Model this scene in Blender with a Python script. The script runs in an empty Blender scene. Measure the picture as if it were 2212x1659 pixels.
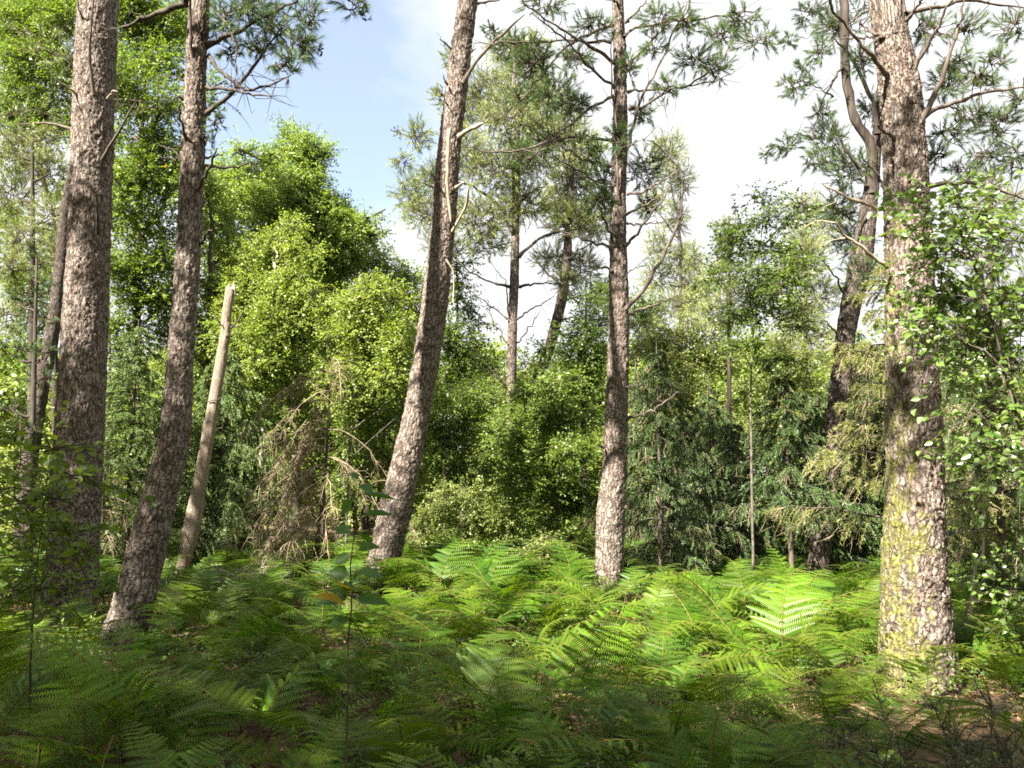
import bpy, math, random
import numpy as np

# ------------------------------------------------------------------ camera, sky, sun, exposure
SC = bpy.context.scene
COL = SC.collection
PITCH = math.radians(7.2)
EYE = np.array([0.0, 0.0, 1.6])
F = 1736.0                     # focal length in photo pixels, photo taken as 2212 x 1659
SUN_EL, SUN_AZ = math.radians(43), math.radians(40)     # azimuth: to the left of straight behind the camera
SUN = np.array([-math.sin(SUN_AZ) * math.cos(SUN_EL), -math.cos(SUN_AZ) * math.cos(SUN_EL), math.sin(SUN_EL)])

cam = bpy.data.cameras.new('camera')
cam.sensor_width = 36.0
cam.lens = 36.0 * F / 2212
cam.clip_start, cam.clip_end = 0.05, 3000
co = bpy.data.objects.new('camera', cam)
co.location = EYE
co.rotation_euler = (math.pi / 2 + PITCH, 0, 0)
COL.objects.link(co)
SC.camera = co

SC.view_settings.view_transform = 'Standard'
SC.view_settings.look = 'None'
SC.view_settings.exposure = 2.5
SC.view_settings.gamma = 1.0
SC.render.engine = 'CYCLES'
cy = SC.cycles
cy.max_bounces, cy.diffuse_bounces, cy.glossy_bounces, cy.transmission_bounces = 6, 4, 2, 4
cy.caustics_reflective = cy.caustics_refractive = False
cy.sample_clamp_indirect = 6.0
cy.use_denoising = False
cy.pixel_filter_type = 'BLACKMAN_HARRIS'
cy.filter_width = 1.7
SC.render.use_persistent_data = False

world = bpy.data.worlds.new('World')
SC.world = world
world.use_nodes = True
nt = world.node_tree
nt.nodes.clear()
def N(nt, t, **kw):
    n = nt.nodes.new(t)
    for k, v in kw.items():
        setattr(n, k, v)
    return n
wo = N(nt, 'ShaderNodeOutputWorld')
bg = N(nt, 'ShaderNodeBackground')
bg.inputs['Strength'].default_value = 0.062
sky = N(nt, 'ShaderNodeTexSky', sky_type='NISHITA')
sky.sun_disc = False
sky.sun_elevation = SUN_EL
sky.sun_rotation = math.atan2(SUN[0], SUN[1])
sky.air_density, sky.dust_density, sky.ozone_density = 1.0, 1.2, 1.0
tc = N(nt, 'ShaderNodeTexCoord')
mp = N(nt, 'ShaderNodeMapping')
mp.inputs['Location'].default_value = (0.62, 0.1, 0.35)
mp.inputs['Scale'].default_value = (1.25, 1.25, 1.9)
no = N(nt, 'ShaderNodeTexNoise')
no.inputs['Scale'].default_value = 1.35
no.inputs['Detail'].default_value = 7
no.inputs['Roughness'].default_value = 0.52
rp = N(nt, 'ShaderNodeValToRGB')
rp.color_ramp.elements[0].position = 0.36
rp.color_ramp.elements[1].position = 0.47
rp.color_ramp.elements[0].color = (.3, .3, .3, 1)
mx = N(nt, 'ShaderNodeMix', data_type='RGBA')
mx.inputs['B'].default_value = (3.3, 3.35, 3.45, 1)       # sunlit cumulus
L = nt.links.new
L(tc.outputs['Generated'], mp.inputs['Vector']); L(mp.outputs[0], no.inputs['Vector'])
ds = N(nt, 'ShaderNodeVectorMath', operation='DISTANCE')        # the break of blue in the cloud lies to the upper left
ds.inputs[1].default_value = (-0.27, 0.85, 0.45)
mr = N(nt, 'ShaderNodeMapRange')
for k_, v_ in (('From Min', .08), ('From Max', .46), ('To Min', -.20), ('To Max', .18)): mr.inputs[k_].default_value = v_
ad = N(nt, 'ShaderNodeMath', operation='ADD')
L(tc.outputs['Generated'], ds.inputs[0]); L(ds.outputs['Value'], mr.inputs['Value']); L(mr.outputs[0], ad.inputs[0]); L(no.outputs['Fac'], ad.inputs[1]); L(ad.outputs[0], rp.inputs['Fac'])
L(rp.outputs['Color'], mx.inputs['Factor']); L(sky.outputs[0], mx.inputs['A']); L(mx.outputs['Result'], bg.inputs['Color']); L(bg.outputs[0], wo.inputs['Surface'])

sun = bpy.data.lights.new('sun', 'SUN')
sun.energy = 5.0
sun.angle = math.radians(0.53)
sun.color = (1.0, 0.93, 0.80)
so = bpy.data.objects.new('sun', sun)
from mathutils import Vector
so.rotation_euler = Vector(SUN).to_track_quat('Z', 'Y').to_euler()
so.location = SUN * 60
COL.objects.link(so)

# ------------------------------------------------------------------ geometry helpers
rng = np.random.default_rng(11)
R_ = np.array([1.0, 0, 0]); U_ = np.array([0, -math.sin(PITCH), math.cos(PITCH)]); W_ = np.array([0, math.cos(PITCH), math.sin(PITCH)])

def at(px, py, Y):
    """the point at depth Y seen at photo pixel px, py"""
    d = W_ + R_ * (px - 1106) / F + U_ * (829.5 - py) / F
    return EYE + d * (Y / d[1])

def gz(x, y):
    return 0.05 * np.sin(x * 0.9 + 1.3) * np.cos(y * 0.7) + 0.07 * np.sin(x * 0.31 + y * 0.23) - 0.02

def unit(v):
    return v / np.maximum(np.linalg.norm(v, axis=-1, keepdims=True), 1e-9)

def catmull(P, n):
    P = np.asarray(P, float)
    if len(P) == 2:
        t = np.linspace(0, 1, n)[:, None]
        return P[0] * (1 - t) + P[1] * t
    Q = np.vstack([2 * P[0] - P[1], P, 2 * P[-1] - P[-2]])
    d = np.r_[0, np.cumsum(np.linalg.norm(np.diff(P, axis=0), axis=1))]
    s = np.interp(np.linspace(0, d[-1], n), d, np.arange(len(P)))
    i = np.minimum(s.astype(int), len(P) - 2)
    t = (s - i)[:, None]
    a, b, c, e = Q[i], Q[i + 1], Q[i + 2], Q[i + 3]
    return 0.5 * (2 * b + (c - a) * t + (2 * a - 5 * b + 4 * c - e) * t * t + (3 * b - a - 3 * c + e) * t ** 3)

class Geo:
    def __init__(self):
        self.V, self.F, self.A, self.n = [], [], [], 0
    def add(self, V, faces, rnd=0.5, mat=0):
        V = np.asarray(V, float).reshape(-1, 3)
        self.V.append(V)
        self.A.append(np.broadcast_to(np.asarray(rnd, float).reshape(-1) if np.ndim(rnd) else np.full(1, rnd), (len(V),)).astype(np.float32))
        for f in faces:
            f = np.asarray(f, int)
            if len(f):
                self.F.append((f + self.n, mat))
        self.n += len(V)
        return self
    def build(self, name, mats, parent=None, smooth=False, extra=None):
        V = np.vstack(self.V)
        if parent is not None:
            V = V - np.array(parent.location)
        me = bpy.data.meshes.new(name)
        me.vertices.add(len(V)); me.vertices.foreach_set('co', V.astype(np.float32).ravel())
        nl = sum(f.size for f, m in self.F); npoly = sum(len(f) for f, m in self.F)
        me.loops.add(nl); me.polygons.add(npoly)
        me.loops.foreach_set('vertex_index', np.concatenate([f.ravel() for f, m in self.F]).astype(np.int32))
        sizes = np.concatenate([np.full(len(f), f.shape[1]) for f, m in self.F])
        me.polygons.foreach_set('loop_start', np.r_[0, np.cumsum(sizes)[:-1]].astype(np.int32))
        me.polygons.foreach_set('material_index', np.concatenate([np.full(len(f), m) for f, m in self.F]).astype(np.int32))
        if smooth:
            me.polygons.foreach_set('use_smooth', np.ones(npoly, bool))
        for m in (mats if isinstance(mats, (list, tuple)) else [mats]):
            me.materials.append(m)
        a = me.attributes.new('rnd', 'FLOAT', 'POINT')
        a.data.foreach_set('value', np.concatenate(self.A))
        for k, v in (extra or {}).items():
            v = np.asarray(v, np.float32)
            if v.ndim == 3:
                a = me.attributes.new(k, 'FLOAT_VECTOR', 'POINT'); a.data.foreach_set('vector', v.ravel())
            else:
                a = me.attributes.new(k, 'FLOAT', 'POINT'); a.data.foreach_set('value', v)
        me.update(calc_edges=True)
        o = bpy.data.objects.new(name, me)
        COL.objects.link(o)
        if parent is not None:
            o.parent = parent
        return o

def tag(o, label=None, cat=None, group=None, kind=None):
    for k, v in (('label', label), ('category', cat), ('group', group), ('kind', kind)):
        if v: o[k] = v
    return o

def thing(name, label, cat, loc, group=None):
    o = bpy.data.objects.new(name, None)
    o.empty_display_size = 0.2
    o.location = [float(c) for c in loc]
    COL.objects.link(o)
    return tag(o, label, cat, group)

def tubes(P, Rd, S=4):
    """a batch of tubes: P (B,N,3), Rd (B,N)"""
    P = np.asarray(P, float); Rd = np.asarray(Rd, float)
    if P.ndim == 2: P, Rd = P[None], Rd[None]
    B, n, _ = P.shape
    T = unit(np.gradient(P, axis=1))
    ref = np.where(np.abs(unit(P[:, -1] - P[:, 0])[:, 2:3]) > 0.85, [[1.0, 0.13, 0]], [[0.07, 0.1, 1.0]])[:, None, :]
    A = unit(np.cross(T, ref)); Bn = np.cross(T, A)
    th = np.arange(S) * 2 * np.pi / S
    V = P[:, :, None] + Rd[:, :, None, None] * (np.cos(th)[:, None] * A[:, :, None] + np.sin(th)[:, None] * Bn[:, :, None])
    k = np.arange(S); k2 = (k + 1) % S
    r = np.arange(n - 1)[:, None] * S
    q = np.stack([r + k, r + k2, r + S + k2, r + S + k], -1).reshape(-1, 4)
    Q = (q[None] + (np.arange(B) * n * S)[:, None, None]).reshape(-1, 4)
    return V.reshape(-1, 3), Q

def leaf_quads(C, D, Nn, Ln, Wd, fold=0.0):
    """leaves based at C along D with face normal Nn"""
    B = len(C)
    D = unit(D); S = unit(np.cross(D, Nn)); Nn = np.cross(S, D)
    Ln = np.broadcast_to(Ln, (B,))[:, None]; Wd = np.broadcast_to(Wd, (B,))[:, None]
    if fold:
        up = Nn * Wd * fold
        P = np.stack([C, C + D * Ln * .28 + S * Wd * .46 + up, C + D * Ln * .62 + S * Wd * .40 + up * .8, C + D * Ln - Nn * Ln * .10,
                      C + D * Ln * .62 - S * Wd * .40 + up * .8, C + D * Ln * .28 - S * Wd * .46 + up], 1)
        q = np.array([[0, 1, 2, 3], [0, 3, 4, 5]])
        return P.reshape(-1, 3), (q[None] + (np.arange(B) * 6)[:, None, None]).reshape(-1, 4), 6
    P = np.stack([C, C + D * Ln * .42 + S * Wd * .5, C + D * Ln - Nn * Ln * .12, C + D * Ln * .42 - S * Wd * .5], 1)
    return P.reshape(-1, 3), np.arange(B * 4).reshape(-1, 4), 4

def rand_dirs(n):
    return unit(rng.normal(size=(n, 3)))

def sprays(g, C, Rad, n, k, size, mat=0, twig_mat=None, fold=0.0, flat=0.5, tw=0.004, len_=None, droop=0.15, aspect=.66):
    """n leafy twigs of k leaves each, in the ellipsoid C, Rad"""
    n = max(int(n), 3)
    d = rand_dirs(n)
    rr = rng.uniform(0, 1, n) ** (1 / 2.4)
    base = C + d * Rad * rr[:, None]
    outw = unit(d * np.array([1, 1, .7]) + rng.normal(size=(n, 3)) * .55 + np.array([0, 0, .12]))
    outw[:, 2] *= flat; outw = unit(outw)
    Lt = (len_ if len_ else size * 6.5) * rng.uniform(.6, 1.3, n)
    t = (np.arange(k) + .6) / k
    t = t[None, :] * np.ones((n, 1)) + rng.normal(size=(n, k)) * .03
    side = unit(np.cross(outw, np.array([0, 0, 1.0]) + rng.normal(size=(n, 3)) * .35))
    nor = np.cross(side, outw)
    nor *= np.sign(nor[:, 2:3]) + (nor[:, 2:3] == 0)
    sg = np.where(np.arange(k) % 2, 1, -1)[None, :, None]
    pts = base[:, None] + outw[:, None] * (t * Lt[:, None])[..., None] + np.array([0, 0, -1.0]) * (t ** 2 * Lt[:, None] * droop)[..., None]
    pts = pts + rng.normal(size=pts.shape) * size * .22
    ax = outw[:, None] * .75 + sg * side[:, None] * .8 + rng.normal(size=(n, k, 3)) * .35 + np.array([0, 0, -.22])
    nn = nor[:, None] * .55 + SUN * .65 + rng.normal(size=(n, k, 3)) * .6
    sz = size * rng.uniform(.65, 1.2, (n, k))
    V, Q, m = leaf_quads(pts.reshape(-1, 3), ax.reshape(-1, 3), nn.reshape(-1, 3), sz.ravel(), sz.ravel() * aspect, fold)
    rd = np.clip(.55 * rng.uniform(0, 1, n)[:, None] + .45 * rng.uniform(0, 1, (n, k)), 0, 1).ravel()
    g.add(V, [Q], np.repeat(rd, m), mat)
    if twig_mat is not None:
        s = np.array([-.25, .5, 1.0])
        P = base[:, None] + outw[:, None] * (s * Lt[:, None])[..., None] + np.array([0, 0, -1.0]) * (np.abs(s) ** 2 * Lt[:, None] * droop)[..., None]
        V, Q = tubes(P, np.broadcast_to(np.array([1.4, 1, .4]) * tw, (n, 3)), 3)
        g.add(V, [Q], .3, twig_mat)

def vnoise(u, v, nu, seed):
    """smooth value noise, periodic in u with nu cells"""
    r = np.random.default_rng(seed); tb = r.uniform(-1, 1, (nu, 4096))
    iu = np.floor(u).astype(int); iv = np.floor(v).astype(int)
    fu = u - iu; fv = v - iv
    fu = fu * fu * (3 - 2 * fu); fv = fv * fv * (3 - 2 * fv)
    g = lambda a, b: tb[(iu + a) % nu, (iv + b) % 4096]
    return (g(0, 0) * (1 - fu) + g(1, 0) * fu) * (1 - fv) + (g(0, 1) * (1 - fu) + g(1, 1) * fu) * fv

def sstep(a, b, x):
    t = np.clip((x - a) / (b - a), 0, 1)
    return t * t * (3 - 2 * t)

def bark_trunk(name, parent, pts, rad, mat, plate=(.075, .13), depth=.016, du=.014, knots=14, seed=1, moss=None, flare=.25):
    """a plated pine trunk along pts with radii rad; plates, furrows, knots and root flare are displaced geometry"""
    pts = np.asarray(pts, float); rad = np.asarray(rad, float)
    d = np.r_[0, np.cumsum(np.linalg.norm(np.diff(pts, axis=0), axis=1))]
    n = int(d[-1] / (du * 1.15))
    s = np.linspace(0, d[-1], n)
    C = catmull(pts, n); r = np.interp(s, d, rad)
    rm = rad[len(rad) // 3]
    S = int(2 * np.pi * rm / du)
    th = np.arange(S) * 2 * np.pi / S + .5 * np.pi        # the seam lies at the back
    nu = max(6, int(round(2 * np.pi * rm / plate[0])))
    U, Vv = np.meshgrid((th / (2 * np.pi) - .25) * nu, s / plate[1])
    wu = .5 * vnoise(U * .7 * 1.0, Vv * .9, max(1, int(nu * .7)) , seed + 1) + .3 * vnoise(U * 2, Vv * 2.3, nu * 2, seed + 2)
    wv = .5 * vnoise(U, Vv * .8 + 9, nu, seed + 3) + .34 * vnoise(U * 2, Vv * 2.1 + 5, nu * 2, seed + 4)
    u, v = U + wu, Vv + wv
    iu, iv = np.floor(u).astype(int), np.floor(v).astype(int)
    rt = np.random.default_rng(seed)
    jx = rt.uniform(.12, .88, (nu, 4096)); jy = rt.uniform(.12, .88, (nu, 4096)); cr = rt.uniform(0, 1, (nu, 4096))
    F1 = np.full(u.shape, 9.0); F2 = F1.copy(); cell = np.zeros(u.shape)
    for a in (-1, 0, 1):
        for b in (-1, 0, 1):
            k, m = (iu + a) % nu, (iv + b) % 4096
            dd = np.hypot(iu + a + jx[k, m] - u, iv + b + jy[k, m] - v)
            near = dd < F1
            F2 = np.where(near, F1, np.minimum(F2, dd)); cell = np.where(near, cr[k, m], cell); F1 = np.where(near, dd, F1)
    e = F2 - F1
    hi = sstep(.0, .15, e)
    fine = vnoise(U * 5, Vv * 5, nu * 5, seed + 7)
    fin2 = vnoise(U * 11, Vv * 9, nu * 11, seed + 17)
    h = depth * (hi * (.35 + .75 * cell) + (.26 * fine + .22 * fin2) * hi - .65)
    h = h + r[:, None] * .035 * vnoise(U / nu * 5, Vv * .12, 5, seed + 8)
    for i in range(knots):
        ks, kt = rt.uniform(.12, .98) * d[-1], rt.uniform(0, 2 * np.pi)
        dth = (th - kt + np.pi) % (2 * np.pi) - np.pi
        q = np.hypot(dth[None] * r[:, None] / .06, (s[:, None] - ks) / .075)
        h = h + .022 * np.exp(-q ** 2) - .03 * np.exp(-(q / .4) ** 2)
        hi = hi * (1 - .8 * np.exp(-(q / .5) ** 2))
    fl = flare * np.exp(-s / .28)
    lob = 1 + .35 * np.sin(th * 5 + seed) + .2 * np.sin(th * 3 + 2 * seed)
    rr = r[:, None] * (1 + fl[:, None] * lob[None]) + h
    T = unit(np.gradient(C, axis=0))
    A = unit(np.cross(np.tile([0, 1.0, 0.0], (n, 1)), T)); Bn = np.cross(T, A)
    V = C[:, None] + rr[..., None] * (np.cos(th)[None, :, None] * A[:, None] + np.sin(th)[None, :, None] * Bn[:, None])
    k = np.arange(S); r0 = np.arange(n - 1)[:, None] * S
    Q = np.stack([r0 + k, r0 + (k + 1) % S, r0 + S + (k + 1) % S, r0 + S + k], -1).reshape(-1, 4)
    g = Geo(); g.add(V, [Q], cell.ravel())
    ms = np.zeros(u.shape)
    if moss:
        nx = np.cos(th)[None] * A[:, None, 0] + np.sin(th)[None] * Bn[:, None, 0]
        nz = vnoise(U * .5 * 2, Vv * .7, nu, seed + 20) * .5 + vnoise(U * 2, Vv * 2, nu * 2, seed + 21) * .3 + vnoise(U * 4, Vv * 4, nu * 4, seed + 22) * .25
        ms = sstep(.0, .45, moss[0] - s[:, None] * moss[1] - nx * moss[2] + nz)
    return g.build(name, mat, parent, True, {'moss': ms.ravel(), 'bco': np.stack([np.broadcast_to((th - .5 * np.pi) * rm + seed * 3.7, u.shape), np.broadcast_to(s[:, None], u.shape), np.zeros(u.shape)], -1)})

# ------------------------------------------------------------------ materials
def newmat(name):
    m = bpy.data.materials.new(name); m.use_nodes = True
    m.node_tree.nodes.clear()
    return m, m.node_tree

def leaf_mat(name, c1, c2, c3=None, trans=.50, gloss=.028, rough=.45, objvar=0.0):
    m, t = newmat(name); l = t.links.new
    out = N(t, 'ShaderNodeOutputMaterial')
    a = N(t, 'ShaderNodeAttribute', attribute_name='rnd')
    cr = N(t, 'ShaderNodeValToRGB')
    e = cr.color_ramp.elements
    e[0].color, e[1].color = (*c1, 1), (*c2, 1); e[0].position, e[1].position = .12, .82
    if c3:
        x = e.new(.965); x.color = (*c2, 1); x = e.new(.985); x.color = (*c3, 1)
    l(a.outputs['Fac'], cr.inputs['Fac'])
    col = cr.outputs['Color']
    if objvar:
        oi = N(t, 'ShaderNodeObjectInfo'); hs = N(t, 'ShaderNodeHueSaturation')
        mr = N(t, 'ShaderNodeMapRange'); mr.inputs['To Min'].default_value, mr.inputs['To Max'].default_value = 1 - objvar, 1 + objvar
        mh = N(t, 'ShaderNodeMapRange'); mh.inputs['To Min'].default_value, mh.inputs['To Max'].default_value = .485, .515
        l(oi.outputs['Random'], mr.inputs['Value']); l(mr.outputs[0], hs.inputs['Value']); l(oi.outputs['Random'], mh.inputs['Value']); l(mh.outputs[0], hs.inputs['Hue'])
        l(col, hs.inputs['Color']); col = hs.outputs['Color']
    d = N(t, 'ShaderNodeBsdfDiffuse'); tr = N(t, 'ShaderNodeBsdfTranslucent'); gl = N(t, 'ShaderNodeBsdfGlossy')
    gl.inputs['Roughness'].default_value = rough
    gm = N(t, 'ShaderNodeMix', data_type='RGBA', blend_type='MULTIPLY'); gm.inputs['Factor'].default_value = 1
    gm.inputs['B'].default_value = (1.35, 1.35, .65, 1)
    l(col, gm.inputs['A']); l(gm.outputs['Result'], tr.inputs['Color']); l(col, d.inputs['Color'])
    m1 = N(t, 'ShaderNodeMixShader'); m1.inputs['Fac'].default_value = trans
    m2 = N(t, 'ShaderNodeMixShader')
    lw = N(t, 'ShaderNodeLayerWeight'); lw.inputs['Blend'].default_value = .25
    ma = N(t, 'ShaderNodeMath', operation='MULTIPLY_ADD'); ma.inputs[1].default_value = gloss * 2.0; ma.inputs[2].default_value = gloss
    l(lw.outputs['Fresnel'], ma.inputs[0]); l(ma.outputs[0], m2.inputs['Fac'])
    l(d.outputs[0], m1.inputs[1]); l(tr.outputs[0], m1.inputs[2]); l(m1.outputs[0], m2.inputs[1]); l(gl.outputs[0], m2.inputs[2]); l(m2.outputs[0], out.inputs['Surface'])
    return m

def bark_mat(name, furrow, plate1, plate2, flake, mosscol=(.15, .155, .026), cell=(.040, .15), bump=1.0, lichen=.12):
    m, t = newmat(name); l = t.links.new
    out = N(t, 'ShaderNodeOutputMaterial'); b = N(t, 'ShaderNodeBsdfPrincipled')
    b.inputs['Roughness'].default_value = .85; b.inputs['Specular IOR Level'].default_value = .2
    co = N(t, 'ShaderNodeAttribute', attribute_name='bco'); ms = N(t, 'ShaderNodeAttribute', attribute_name='moss')
    def math_(op, a, b_=None, c_=None):
        q = N(t, 'ShaderNodeMath', operation=op)
        for k, v in enumerate((a, b_, c_)):
            if v is None: continue
            if isinstance(v, (int, float)): q.inputs[k].default_value = v
            else: l(v, q.inputs[k])
        return q.outputs[0]
    def noise(scale, detail, rough=.6):
        q = N(t, 'ShaderNodeTexNoise'); q.inputs['Scale'].default_value = scale; q.inputs['Detail'].default_value = detail; q.inputs['Roughness'].default_value = rough
        l(co.outputs['Vector'], q.inputs['Vector']); return q
    def mix(fac, A, B, blend='MIX'):
        q = N(t, 'ShaderNodeMix', data_type='RGBA', blend_type=blend)
        for s_, v in (('Factor', fac), ('A', A), ('B', B)):
            if isinstance(v, tuple): q.inputs[s_].default_value = (*v, 1)
            elif isinstance(v, float): q.inputs[s_].default_value = v
            else: l(v, q.inputs[s_])
        return q.outputs['Result']
    def ramp(src, lo, hi, a=0., b_=1.):
        q = N(t, 'ShaderNodeMapRange', interpolation_type='SMOOTHSTEP'); q.inputs['From Min'].default_value = lo; q.inputs['From Max'].default_value = hi
        q.inputs['To Min'].default_value = a; q.inputs['To Max'].default_value = b_
        l(src, q.inputs['Value']); return q.outputs[0]
    n1, n2, n3, nw = noise(24, 6), noise(2.6, 4), noise(90, 3), noise(16, 4)
    mp_ = N(t, 'ShaderNodeVectorMath', operation='MULTIPLY'); mp_.inputs[1].default_value = (1 / cell[0], 1 / cell[1], 1)
    l(co.outputs['Vector'], mp_.inputs[0])
    wv = N(t, 'ShaderNodeVectorMath', operation='MULTIPLY_ADD'); wv.inputs[1].default_value = (2.2, 2.0, 0)
    l(nw.outputs['Color'], wv.inputs[0]); l(mp_.outputs[0], wv.inputs[2])
    def voro(feature, scale):
        q = N(t, 'ShaderNodeTexVoronoi', voronoi_dimensions='2D', feature=feature); q.inputs['Scale'].default_value = scale
        l(wv.outputs[0], q.inputs['Vector']); return q
    e1, e2, c1 = voro('DISTANCE_TO_EDGE', 1.0), voro('DISTANCE_TO_EDGE', 2.1), voro('F1', 1.0)
    sc_ = N(t, 'ShaderNodeSeparateColor'); l(c1.outputs['Color'], sc_.inputs[0])
    nm, nm2 = noise(11, 3), noise(30, 3)
    wid = ramp(nm.outputs['Fac'], .32, .66, .08, .42)
    k1 = N(t, 'ShaderNodeMapRange', interpolation_type='SMOOTHSTEP'); k1.inputs['From Min'].default_value = 0.
    l(e1.outputs['Distance'], k1.inputs['Value']); l(wid, k1.inputs['From Max']); k1 = k1.outputs[0]
    k1 = math_('MAXIMUM', k1, ramp(nm2.outputs['Fac'], .50, .68, 0., .7))
    k2 = ramp(e2.outputs['Distance'], .0, .16)
    c = mix(ramp(n1.outputs['Fac'], .34, .66), plate1, plate2)
    c = mix(ramp(sc_.outputs[1], .0, 1.0, 0., .55), c, plate1)
    c = mix(ramp(sc_.outputs[0], .55, .95, 0., .6), c, flake)
    c = mix(math_('MULTIPLY', ramp(n2.outputs['Fac'], .5, .68), lichen), c, (.33, .33, .30))
    c = mix(ramp(k2, 0., 1., .72, 1.0), furrow, c)
    c = mix(k1, furrow, c)
    mm = math_('MULTIPLY', math_('MULTIPLY', ms.outputs['Fac'], ramp(k1, 0., 1., .45, 1.0)), ramp(n1.outputs['Fac'], .38, .55, .35, .95))
    c = mix(mm, c, mosscol)
    c = mix(1.0, c, ramp(n3.outputs['Fac'], .25, .75, .88, 1.14), 'MULTIPLY')
    l(c, b.inputs['Base Color'])
    h = math_('ADD', math_('MULTIPLY', k1, math_('MULTIPLY_ADD', sc_.outputs[2], .6, .6)), math_('MULTIPLY_ADD', k2, .28, math_('MULTIPLY', n1.outputs['Fac'], .45)))
    bp = N(t, 'ShaderNodeBump'); bp.inputs['Strength'].default_value = bump; bp.inputs['Distance'].default_value = .011
    l(h, bp.inputs['Height']); l(bp.outputs[0], b.inputs['Normal']); l(b.outputs[0], out.inputs['Surface'])
    return m

def wood_mat(name, c1, c2, scale=18, stretch=.12, rough=.85):
    m, t = newmat(name); l = t.links.new
    out = N(t, 'ShaderNodeOutputMaterial'); b = N(t, 'ShaderNodeBsdfPrincipled'); b.inputs['Roughness'].default_value = rough; b.inputs['Specular IOR Level'].default_value = .25
    tcn = N(t, 'ShaderNodeTexCoord'); mpn = N(t, 'ShaderNodeMapping'); mpn.inputs['Scale'].default_value = (1, 1, stretch)
    n1 = N(t, 'ShaderNodeTexNoise'); n1.inputs['Scale'].default_value = scale; n1.inputs['Detail'].default_value = 5
    cr = N(t, 'ShaderNodeValToRGB'); e = cr.color_ramp.elements; e[0].color, e[1].color = (*c1, 1), (*c2, 1); e[0].position, e[1].position = .35, .66
    l(tcn.outputs['Object'], mpn.inputs['Vector']); l(mpn.outputs[0], n1.inputs['Vector']); l(n1.outputs['Fac'], cr.inputs['Fac']); l(cr.outputs['Color'], b.inputs['Base Color'])
    bp = N(t, 'ShaderNodeBump'); bp.inputs['Strength'].default_value = .3; bp.inputs['Distance'].default_value = .008
    l(n1.outputs['Fac'], bp.inputs['Height']); l(bp.outputs[0], b.inputs['Normal']); l(b.outputs[0], out.inputs['Surface'])
    return m

M = {}
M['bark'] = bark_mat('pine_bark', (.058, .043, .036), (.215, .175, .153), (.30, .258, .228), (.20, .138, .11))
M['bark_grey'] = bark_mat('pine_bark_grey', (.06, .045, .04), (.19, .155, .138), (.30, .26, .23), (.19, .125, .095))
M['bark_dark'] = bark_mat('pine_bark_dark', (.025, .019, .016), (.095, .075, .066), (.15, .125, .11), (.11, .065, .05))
M['snag'] = bark_mat('weathered_snag_wood', (.15, .115, .085), (.27, .22, .17), (.42, .36, .29), (.28, .19, .12), cell=(.014, .55), bump=.6, lichen=.1)
M['birch_grey'] = wood_mat('grey_birch_bark', (.05, .043, .036), (.15, .135, .115), 10, 1.4)
M['branch'] = wood_mat('pine_branch_wood', (.055, .042, .036), (.15, .12, .10))
M['branch_dark'] = wood_mat('dark_branch_wood', (.03, .024, .02), (.085, .068, .056))
M['dead'] = wood_mat('bare_dead_wood', (.19, .15, .11), (.40, .33, .255), 10, .06)
M['twig'] = wood_mat('twig_bark', (.04, .032, .022), (.085, .068, .048))
M['dead_twig'] = wood_mat('dry_twig', (.16, .12, .075), (.36, .29, .19))
M['birch'] = wood_mat('birch_bark', (.10, .085, .07), (.55, .50, .44), 9, 1.6)
M['fern_stem'] = wood_mat('fern_stem', (.075, .05, .018), (.12, .115, .025), 6)
M['oak'] = leaf_mat('oak_leaf', (.07, .135, .014), (.175, .25, .032), (.42, .16, .05))
M['oak_bright'] = leaf_mat('bright_oak_leaf', (.115, .195, .030), (.245, .325, .075))
M['birch_leaf'] = leaf_mat('yellow_birch_leaf', (.135, .21, .026), (.275, .345, .060), (.42, .33, .03))
M['birch_cool'] = leaf_mat('grey_birch_leaf', (.12, .16, .035), (.24, .28, .08))
M['birch_gloss'] = leaf_mat('glossy_birch_leaf', (.08, .16, .022), (.16, .25, .045), gloss=.09, rough=.36)
M['leaf_dark'] = leaf_mat('dark_leaf', (.05, .10, .010), (.125, .195, .026))
M['leaf_mid'] = leaf_mat('mid_leaf', (.08, .15, .014), (.18, .26, .034), (.32, .28, .03))
M['leaf_shrub'] = leaf_mat('shrub_leaf', (.13, .19, .035), (.26, .31, .085), (.5, .45, .12))
M['sapling'] = leaf_mat('sapling_leaf', (.04, .115, .014), (.075, .165, .022), (.38, .27, .02), gloss=.03)
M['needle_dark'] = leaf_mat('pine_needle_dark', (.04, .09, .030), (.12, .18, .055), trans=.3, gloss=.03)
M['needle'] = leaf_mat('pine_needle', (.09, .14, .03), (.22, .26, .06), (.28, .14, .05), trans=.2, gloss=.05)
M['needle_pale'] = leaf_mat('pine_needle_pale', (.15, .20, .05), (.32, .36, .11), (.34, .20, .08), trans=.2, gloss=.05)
M['spruce'] = leaf_mat('spruce_needle', (.03, .07, .018), (.085, .14, .034), trans=.1, gloss=.04)
M['spruce_pale'] = leaf_mat('pale_spruce_needle', (.12, .15, .03), (.24, .25, .07), trans=.2, gloss=.04)
M['spruce_grey'] = leaf_mat('young_fir_needle', (.08, .15, .035), (.19, .26, .075), trans=.15, gloss=.04)
M['fern'] = leaf_mat('fern_blade', (.040, .112, .004), (.15, .25, .008), (.24, .15, .03), trans=.48, gloss=.02, objvar=.18)
M['fern_far'] = leaf_mat('fern_blade_far', (.045, .125, .005), (.14, .24, .012), (.26, .17, .04), trans=.48, gloss=.02)
M['fern_dead'] = leaf_mat('dead_fern_blade', (.16, .085, .035), (.33, .20, .10), trans=.2, gloss=.02)
M['litter'] = leaf_mat('litter_leaf', (.13, .075, .035), (.34, .22, .12), trans=.1, gloss=.02)
M['herb'] = leaf_mat('low_herb_leaf', (.06, .13, .015), (.15, .22, .03), (.4, .3, .05))
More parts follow.
